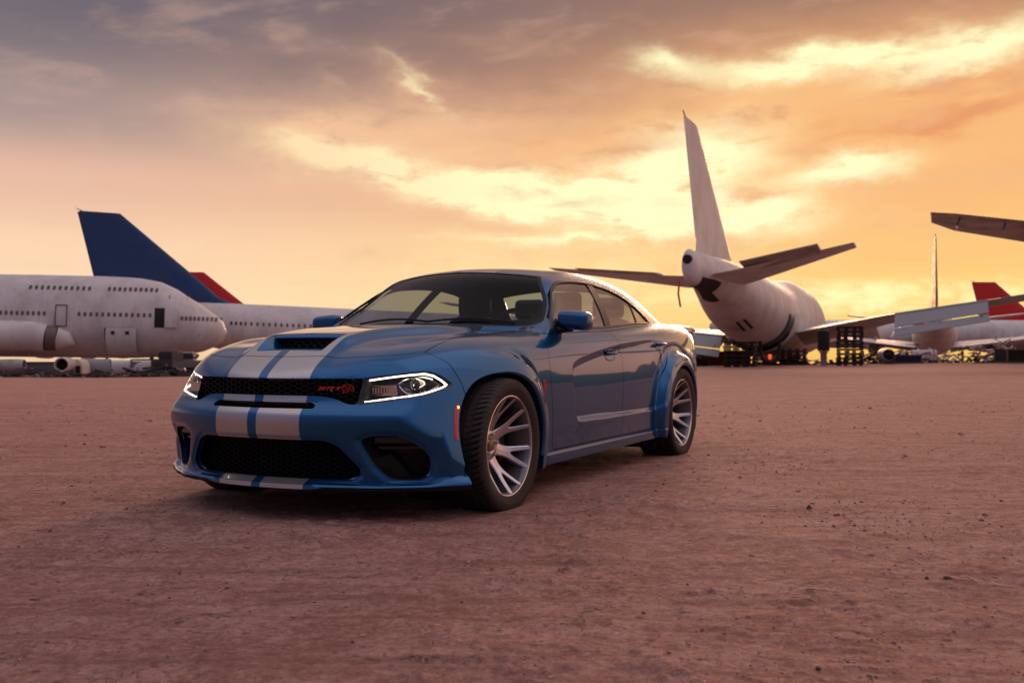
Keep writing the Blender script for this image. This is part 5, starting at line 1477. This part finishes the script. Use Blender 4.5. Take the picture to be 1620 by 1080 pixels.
for a in np.linspace(-80, -8, 13):
    for t in (40.2, 41.3): top, bot, w = D.sec(t); aa = math.radians(a); v.append((35-t, -w*math.cos(aa)*1.01, (0-bot)*math.sin(aa)*1.012))
mb.add(v, [(2*i, 2*i+1, 2*i+3, 2*i+2) for i in range(12)]); mb.build('door_gap', JDK, D.root)
for a_ in (-1,): # belly fairing
    mb = MB(); v = []; n = 16
    for t, k in ((19, .1), (22, .8), (27, 1), (36, 1), (39.6, .92), (40.1, .9)):
        for q in range(n+1):
            aa = math.radians(-178+176*q/n); v.append((35-t, (3.25+.42*k)*math.cos(aa), -.25*k+(3.25+.45*k)*math.sin(aa)))
    mb.add(v, [(i*(n+1)+q, i*(n+1)+q+1, (i+1)*(n+1)+q+1, (i+1)*(n+1)+q) for i in range(5) for q in range(n)]); mb.build('belly_fairing', JW, D.root)
mb = MB()
mb.tube([(35-66.5, 1.0, .6), (35-66.6, 1.1, -.3), (35-66.9, .9, -1.3)], .07, 6); mb.build('dangling_cable', REDT, D.root)
tag(D.root, 'white jumbo jet seen from behind, flaps drooping, belly on timber stacks', 'airliner', GRP_J)
# --- F: only its left tailplane reaches into the picture at top right
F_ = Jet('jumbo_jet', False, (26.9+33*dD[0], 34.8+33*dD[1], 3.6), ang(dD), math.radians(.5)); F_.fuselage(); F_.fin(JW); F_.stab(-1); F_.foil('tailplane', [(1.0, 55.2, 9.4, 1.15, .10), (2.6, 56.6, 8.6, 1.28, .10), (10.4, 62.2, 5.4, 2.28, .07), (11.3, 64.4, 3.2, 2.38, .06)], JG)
mb = MB()
for y in (4.5, 6.5, 8.5, 10.2): t = 63.4+(y-2.9)*.42+1.2; mb.tube([(35-t+1.2, y, 1.35+y*.09), (35-t+.6, y+.15, .95+y*.09), (35-t-.1, y+.1, .75+y*.09)], .045, 6)
mb.build('static_wick', JG, F_.root)
tag(F_.root, 'airliner showing only the brown shadowed underside of one tailplane high in the sky', 'airliner', GRP_J)
# --- G: smaller jet seen from behind at right, fin edge-on
dG = (.385, .923)
G_ = Jet('airliner', False, (59.8, 141, 2.7), ang(dG), 0, .88); G_.fuselage(); G_.fin(principled('tail_orange', (.12,.016,.008), .8, spec=.05,  build=rough_var(.4,.6,2))); G_.stab(1); G_.stab(-1); G_.wing(1, False); G_.wing(-1, False)
G_.gear(33, -4.2, -5.4, 4); G_.gear(33, 4.2, -5.4, 4); G_.gear(8, 0, -5.4, 2, .6, 'nose_gear'); G_.engine(30, 9, -2.2); G_.engine(30, -9, -2.2)
tag(G_.root, 'smaller airliner on its wheels with a thin reddish fin seen edge-on', 'airliner', GRP_J)
# --- H: red tail on the far right
H_ = Jet('airliner', False, (122.5, 192, -.5), math.radians(6), 0, 1.1); H_.fuselage(REDT); H_.fin(REDT); H_.stab(1); H_.stab(-1)
tag(H_.root, 'far airliner with red tail fin and red rear body', 'airliner', GRP_J)
# --- timber stacks under D
def crib(name, x, y, w, d_, top, label, posts=False):
    z0 = float(gfar(np.array(x), np.array(y)))-.02; r = empty(name, (x, y, z0), (0, 0, math.radians(-20))); h = .185; n = int((top-z0)/h); bw = .30
    for k in range(n):
        for j in ((-.5, -.1, .5) if k % 2 else (-.46, -.15, .16, .46)):
            L_ = (w if k % 2 else d_)*(1+.10*rng.random()); mb = MB(); o = rng.normal(0, .03, 2)
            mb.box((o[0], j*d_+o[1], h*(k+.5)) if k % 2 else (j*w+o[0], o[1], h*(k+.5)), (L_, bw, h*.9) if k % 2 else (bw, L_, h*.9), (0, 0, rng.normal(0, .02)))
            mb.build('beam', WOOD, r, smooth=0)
    tag(r, label, 'timber stack', 'timber stacks holding up the jumbo jet')
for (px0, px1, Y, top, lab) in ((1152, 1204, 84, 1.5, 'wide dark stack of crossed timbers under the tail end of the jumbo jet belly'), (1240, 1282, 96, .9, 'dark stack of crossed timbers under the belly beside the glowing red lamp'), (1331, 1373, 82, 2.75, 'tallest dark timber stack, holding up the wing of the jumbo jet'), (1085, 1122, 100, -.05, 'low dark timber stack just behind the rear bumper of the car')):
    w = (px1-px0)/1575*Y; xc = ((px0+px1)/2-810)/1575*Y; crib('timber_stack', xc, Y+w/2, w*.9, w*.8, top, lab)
# gear pod and jack of D
def gzf(x, y): return float(gfar(np.array(float(x)), np.array(float(y))))
def at(px, Y): return (px-810)/1575*Y
X_, Y_ = at(1303, 86), 86; z0 = gzf(X_, Y_); r = empty('wing_jack', (X_, Y_, z0)); mb = MB(); mb.lathe([(0,0),(.25,0),(.28,1.1),(.45,1.3),(0,1.3)], 16, 'z', (0,0,0)); mb.build('jack_foot', JFLAP, r); mb = MB(); mb.lathe([(0,1.3),(.5,1.32),(.5,3.0),(.3,3.15),(0,3.15)], 16, 'z'); mb.build('jack_cylinder', RUB, r); tag(r, 'dark cylinder jack with pale foot under the jumbo wing, beside the tallest timber stack', 'jack')
X_, Y_ = at(1218, 92), 92; z0 = gzf(X_, Y_); r = empty('hanging_pod', (X_, Y_, z0)); mb = MB(); mb.tube([(-.9,0,2.3),(-.85,0,1.1),(-.5,0,.45),(0,0,.25),(.5,0,.45),(.85,0,1.1),(.9,0,2.3)], .16, 10); mb.build('pod_ring', RUB, r); mb = MB(); mb.lathe([(0,0),(.10,.04),(.16,.15),(.16,.5),(0,.5)], 16, 'z', (0,0,.6)); mb.build('warning_lamp', principled('warning_lamp', (.8,.1,.03), .4, emit=(1,.12,.03), es=.9), r); tag(r, 'dark U-shaped loop with a glowing red lamp under the jumbo jet belly', 'lamp')

# added unseen dark ridge at right, gives the doors a dark reflected band
mb = MB(); n = 60; v = []
for k in range(n+1):
    a = math.radians(33+52*k/n); R0 = 420; hgt = 20*math.sin(PI*k/n)**.5*(.8+.35*math.sin(k*.9)+.2*math.sin(k*2.3+1))
    for r_, z in ((R0, -14), (R0+40, hgt*.7), (R0+90, hgt), (R0+240, -14)): v.append((r_*math.sin(a), r_*math.cos(a), z))
mb.add(v, [(4*i+k, 4*i+k+1, 4*i+5+k, 4*i+4+k) for i in range(n) for k in range(3)])
def hb(b, put):
    c = coord('Object'); q = noise(c, .03, 6, .6); put('Base Color', mixc(q, (.03,.022,.022), (.08,.055,.045)))
tag(mb.build('reflection_ridge', principled('ridge_dark', (.05,.04,.035), .95, build=hb)), kind='structure')
# ------------------------------------------------------------------ things standing about at the far side of the yard
def place_root(name, px, Y, rot=0, dz=0.0):
    x = at(px, Y); return empty(name, (x, Y, gzf(x, Y)+dz), (0, 0, rot))
def truck(px, Y, rot, label, col):
    r = place_root('truck', px, Y, rot); m = principled('truck_paint', col, .5, build=rough_var(.4,.7,5))
    mb = MB(); mb.box((1.9, 0, 1.35), (1.5, 2.0, 1.5), taper=.86); mb.box((2.9, 0, .95), (.9, 1.9, .7)); mb.build('cab', m, r, bevel=.08)
    mb = MB(); mb.box((1.92, 0, 1.72), (1.36, 2.02, .45), taper=.9); mb.build('cab_window', JDK, r, smooth=0)
    mb = MB(); mb.box((-.9, 0, .75), (4.2, 1.9, .2)); mb.box((-2.9, 0, 1.1), (.1, 1.9, .5)); mb.box((-.9, .92, 1.0), (4, .06, .4)); mb.box((-.9, -.92, 1.0), (4, .06, .4)); mb.build('flatbed', STEEL, r, smooth=0)
    for x in (2.4, -1.9):
        for y in (-.9, .9): mb = MB(); mb.lathe([(0,-.12),(.25,-.12),(.48,-.14),(.5,0),(.48,.14),(.25,.12),(0,.12)], 20, 'y', (x, y, .5)); mb.build('wheel', RUB, r)
    tag(r, label, 'truck')
def loose_engine(px, Y, rot, label, r_=1.0, col=None, L_=3.2):
    r = place_root('jet_engine', px, Y, rot)
    mb = MB(); mb.lathe([(r_*.82,0),(r_*.92,.05),(r_,-.2),(r_*1.02,-1.2),(r_*.9,-L_),(r_*.84,-L_),(r_*.8,-.8),(r_*.82,0)], 28, 'x', (0, 0, r_+.35)); mb.build('cowling', col or JW, r)
    mb = MB(); mb.lathe([(0,-.3),(r_*.25,-.7),(r_*.82,-.75)], 28, 'x', (0,0,r_+.35)); mb.build('fan', JDK, r); mb = MB(); mb.lathe([(r_*.84,-L_),(r_*.4,-L_*1.05),(r_*.2,-L_*1.25),(0,-L_*1.3)], 24, 'x', (0,0,r_+.35)); mb.build('core', JDK, r)
    mb = MB(); mb.box((-L_*.2, 0, .2), (.3, r_*1.7, .4)); mb.box((-L_*.8, 0, .2), (.3, r_*1.7, .4)); mb.box((-L_*.5, r_*.7, .1), (L_, .15, .2)); mb.box((-L_*.5, -r_*.7, .1), (L_, .15, .2)); mb.build('stand', STEEL, r, smooth=0)
    tag(r, label, 'jet engine', 'engines on stands in the yard')
def panel_piece(name, px, Y, rot, w, h, tilt, mat, label, cat, thick=.3):
    r = place_root(name, px, Y, rot)
    mb = MB(); n = 12; v = []
    for i in range(n+1):
        a = -.5+i/n; sg = math.cos(a*PI)
        for (q, dz) in ((0, 0), (1, 0)):
            z = h*(.5+.5*math.sin(a*PI))*1.0
            v.append(((q-.5)*w*(1-.12*(i/n)), -sg*.5*h*tilt, z)); 
    m_ = len(v); v += [(a, b+thick, c) for a, b, c in v]
    mb.add(v, [(2*i, 2*i+1, 2*i+3, 2*i+2) for i in range(n)]+[(m_+2*i, m_+2*i+1, m_+2*i+3, m_+2*i+2) for i in range(n)]+[(2*i, 2*i+2, m_+2*i+2, m_+2*i) for i in range(n)]+[(2*i+1, 2*i+3, m_+2*i+3, m_+2*i+1) for i in range(n)]+[(0,1,m_+1,m_),(2*n,2*n+1,m_+2*n+1,m_+2*n)])
    mb.build('skin', mat, r, smooth=40)
    mb = MB()
    for k in range(5): mb.box(((-.42+.21*k)*w, thick+.06, h*.5), (.08, .1, h*.9))
    mb.box((0, thick+.12, .08), (w, .5, .16)); mb.build('rib', STEEL, r, smooth=0)
    tag(r, label, cat)
def container(px, Y, rot, dims, col, label):
    r = place_root('container', px, Y, rot); m = principled('container_paint', col, .55, build=rough_var(.4,.7,5)); w, d_, h = dims
    mb = MB(); n = int(w/.3)*2; v = []
    for k in range(n+1):
        x = -w/2+w*k/n; o = .04*(1 if (k//1) % 2 else -1); v += [(x, -d_/2+o, .15), (x, -d_/2+o, h)]
    mb.add(v, [(2*i, 2*i+1, 2*i+3, 2*i+2) for i in range(n)]); mb.box((0, .06, h/2+.08), (w, d_-.1, h-.14)); mb.build('shell', m, r, smooth=0)
    mb = MB()
    for x in (-w/2, w/2): mb.box((x, -d_/2, h/2), (.12, .12, h)); mb.box((x, d_/2, h/2), (.12, .12, h))
    mb.box((0, -d_/2, .1), (w, .12, .2)); mb.box((0, -d_/2, h), (w, .12, .12)); mb.box((-w/2, 0, .12), (.13, d_, .16)); mb.box((w/2, 0, .12), (.13, d_, .16)); mb.build('frame_rail', STEEL, r, smooth=0); tag(r, label, 'container')
def scrap(px, Y, w, h, label, seed, cat='scrap pile', mat=None):
    r_ = np.random.default_rng(seed); mb = MB()
    for k in range(60):
        x = r_.normal(0, w*.27); hh = h*max(.15, 1-abs(x)/w*1.6); z = r_.random()*hh
        if k % 3: mb.box((x, r_.normal(0, .5), z), (r_.uniform(.1, .7), r_.uniform(.1, .5), r_.uniform(.03, .15)), tuple(r_.normal(0, .5, 3)))
        else: mb.tube([(x-r_.uniform(.3, 1.2), r_.normal(0, .4), max(.05, z+r_.normal(0, .2))), (x+r_.uniform(.3, 1.2), r_.normal(0, .4), max(.05, z+r_.normal(0, .3)))], r_.uniform(.03, .09), 6)
    o = mb.build('scrap_pile', mat or SCRAP, None, smooth=0); x = at(px, Y); o.location = (x, Y, gzf(x, Y)-.03); tag(o, label, cat, kind='stuff')
def scrap_build(b, put):
    c = coord('Object'); n = noise(c, 2.1, 4, .6); v = voro(c, 1.6, 'F1', 'Color'); a, b_, c_ = sep(v); put('Base Color', mixc(sstep(a, .86, .9), mixc(n, (.015,.011,.01), (.06,.038,.03)), (.20,.18,.17)))
SCRAP = principled('scrap_metal', (.06,.05,.045), .7, build=scrap_build)
# left, in front of and below the white jumbo
loose_engine(38, 86, .1, 'long grey engine casing lying under the wing root of the side-on jumbo', .55, JG, 3.6)
loose_engine(97, 84, -1.35, 'dark-mouthed engine intake standing beside the cream shed', .62)
r = place_root('shed', 122, 88, .1); mb = MB(); n = 14
arc = [(-.75*math.cos(PI*k/n), 1.5*math.sin(PI*k/n)**.5) for k in range(n+1)]
mb.prism([(a, b) for a, b in arc], 'y', -.8, 1.3); mb.build('shell', principled('shed_skin', (.62,.52,.42), .6, build=rough_var(.5,.7,3)), r, smooth=40); mb = MB(); mb.box((.35, -.83, .45), (.4, .05, .9)); mb.build('door', JDK, r, smooth=0); tag(r, 'cream round-topped shed under the side-on jumbo jet', 'shed')
panel_piece('wing_section', 152, 90, .05, 2.8, 1.5, .6, JFLAP, 'pale blue-grey wing section propped on edge beside the cream shed', 'wing section')
panel_piece('wing_section', 200, 92, -.06, 5.2, 1.35, .6, JW, 'white aircraft panel propped up below the hanging cargo door', 'wing section')
truck(262, 93, .2, 'grey flatbed truck below the nose of the side-on jumbo jet', (.28,.25,.24))
truck(300, 90, 2.9, 'dark utility truck beside the nose of the blue car', (.03,.028,.028))
for i, (px, Y, w, h, lab) in enumerate(((30, 70, 9, .45, 'low dark scrap heap in front of the long grey engine casing'), (150, 68, 9, .3, 'low line of scrap metal below the cream shed'), (225, 66, 7, .3, 'scrap parts on the ground below the open cargo door'), (290, 66, 5, .6, 'dark scrap heap in front of the dark utility truck'), (1270, 98, 8, .7, 'scrap between the jack and the timber stacks'), (1410, 100, 10, 1.2, 'scrap heap beside the low blue container'), (1580, 98, 10, 1.0, 'scrap heap beside the black shipping container'))): scrap(px, Y, w, h, lab, 40+i)
# right
container(1432, 99, 0, (2.6, 1.4, .85), (.01,.045,.16), 'low blue container under the drooping wing flaps')
container(1604, 96, .1, (2.6, 2.0, 1.35), (.012,.01,.01), 'black shipping container near the smaller airliner')
loose_engine(1398, 96, 1.35, 'round dark-mouthed engine beside the tallest timber stack', .6)
loose_engine(1262, 118, .1, 'pale engine seen between timber stack and jack', 1.5, JW, 5)
container(1140, 112, .1, (6, 2.4, 1.6), (.28,.09,.05), 'rusty brown container behind the low timber stack by the car')
panel_piece('wing_section', 1462, 112, .1, 3.2, 1.5, .3, JW, 'white aircraft panel standing behind the blue container', 'wing section')
# other parked aircraft far off
k_ = 0
for (px, Y, hd, sc, z, lab) in ((60, 190, 10, .75, 1.6, 'far white airliner seen under the belly of the side-on jumbo jet'), (190, 230, 170, .8, 1.2, 'far white airliner seen under the nose of the side-on jumbo jet'),
      (1310, 175, 20, .72, 3.2, 'far white airliner seen between the jack and the timber stacks'), (1400, 215, 200, .85, 4.0, 'far pale airliner behind the tallest timber stack and the dark-mouthed engine'), (1560, 190, 12, .8, 3.6, 'far white airliner directly behind the smaller airliner on wheels'), (1640, 160, 185, .7, 3.0, 'far pale airliner behind the black shipping container')):
    J = Jet('airliner', False, (at(px, Y), Y, z), math.radians(hd), 0, sc); J.fuselage(); J.fin([JW, REDT, JG][k_ % 3]) if k_ not in (0, 1, 3, 4) else None; J.wing(1, False); J.wing(-1, False); J.engine(29, 9, -2.4); J.engine(29, -9, -2.4)
    tag(J.root, lab, 'airliner', 'airliners parked far off'); k_ += 1
# haze

panel_piece('wing_section', 60, 96, .04, 7.5, 1.3, .6, JFLAP, 'long pale panel lying behind the grey engine casing', 'wing section')
panel_piece('wing_section', 250, 99, .05, 5.5, 1.5, .6, JW, 'white panel standing behind the grey flatbed truck', 'wing section')

LSCR = principled('pale_scrap', (.4,.33,.29), .6, build=lambda b, put: put('Base Color', ramp(noise(coord('Object'), 1.3, 3, .6), [(.35,(.06,.045,.04)), (.46,(.30,.24,.21)), (.56,(.52,.45,.41)), (.68,(.16,.11,.09))], 'LINEAR')))
for i, (px, Y, w, h, lab) in enumerate(((1385, 103, 7, 2.2, 'pale heap of aircraft parts behind the dark-mouthed engine'), (1455, 108, 8, 2.4, 'pale heap of aircraft parts behind the low blue container'), (1535, 106, 7, 2.2, 'pale heap of aircraft parts below the smaller airliner'), (1590, 110, 7, 2.6, 'pale heap of aircraft parts behind the black shipping container'), (300, 100, 5, 2.0, 'pale heap of aircraft parts behind the dark utility truck'), (180, 104, 8, 1.8, 'pale heap of aircraft parts behind the propped wing sections'))): scrap(px, Y, w, h, lab, 80+i, mat=LSCR)
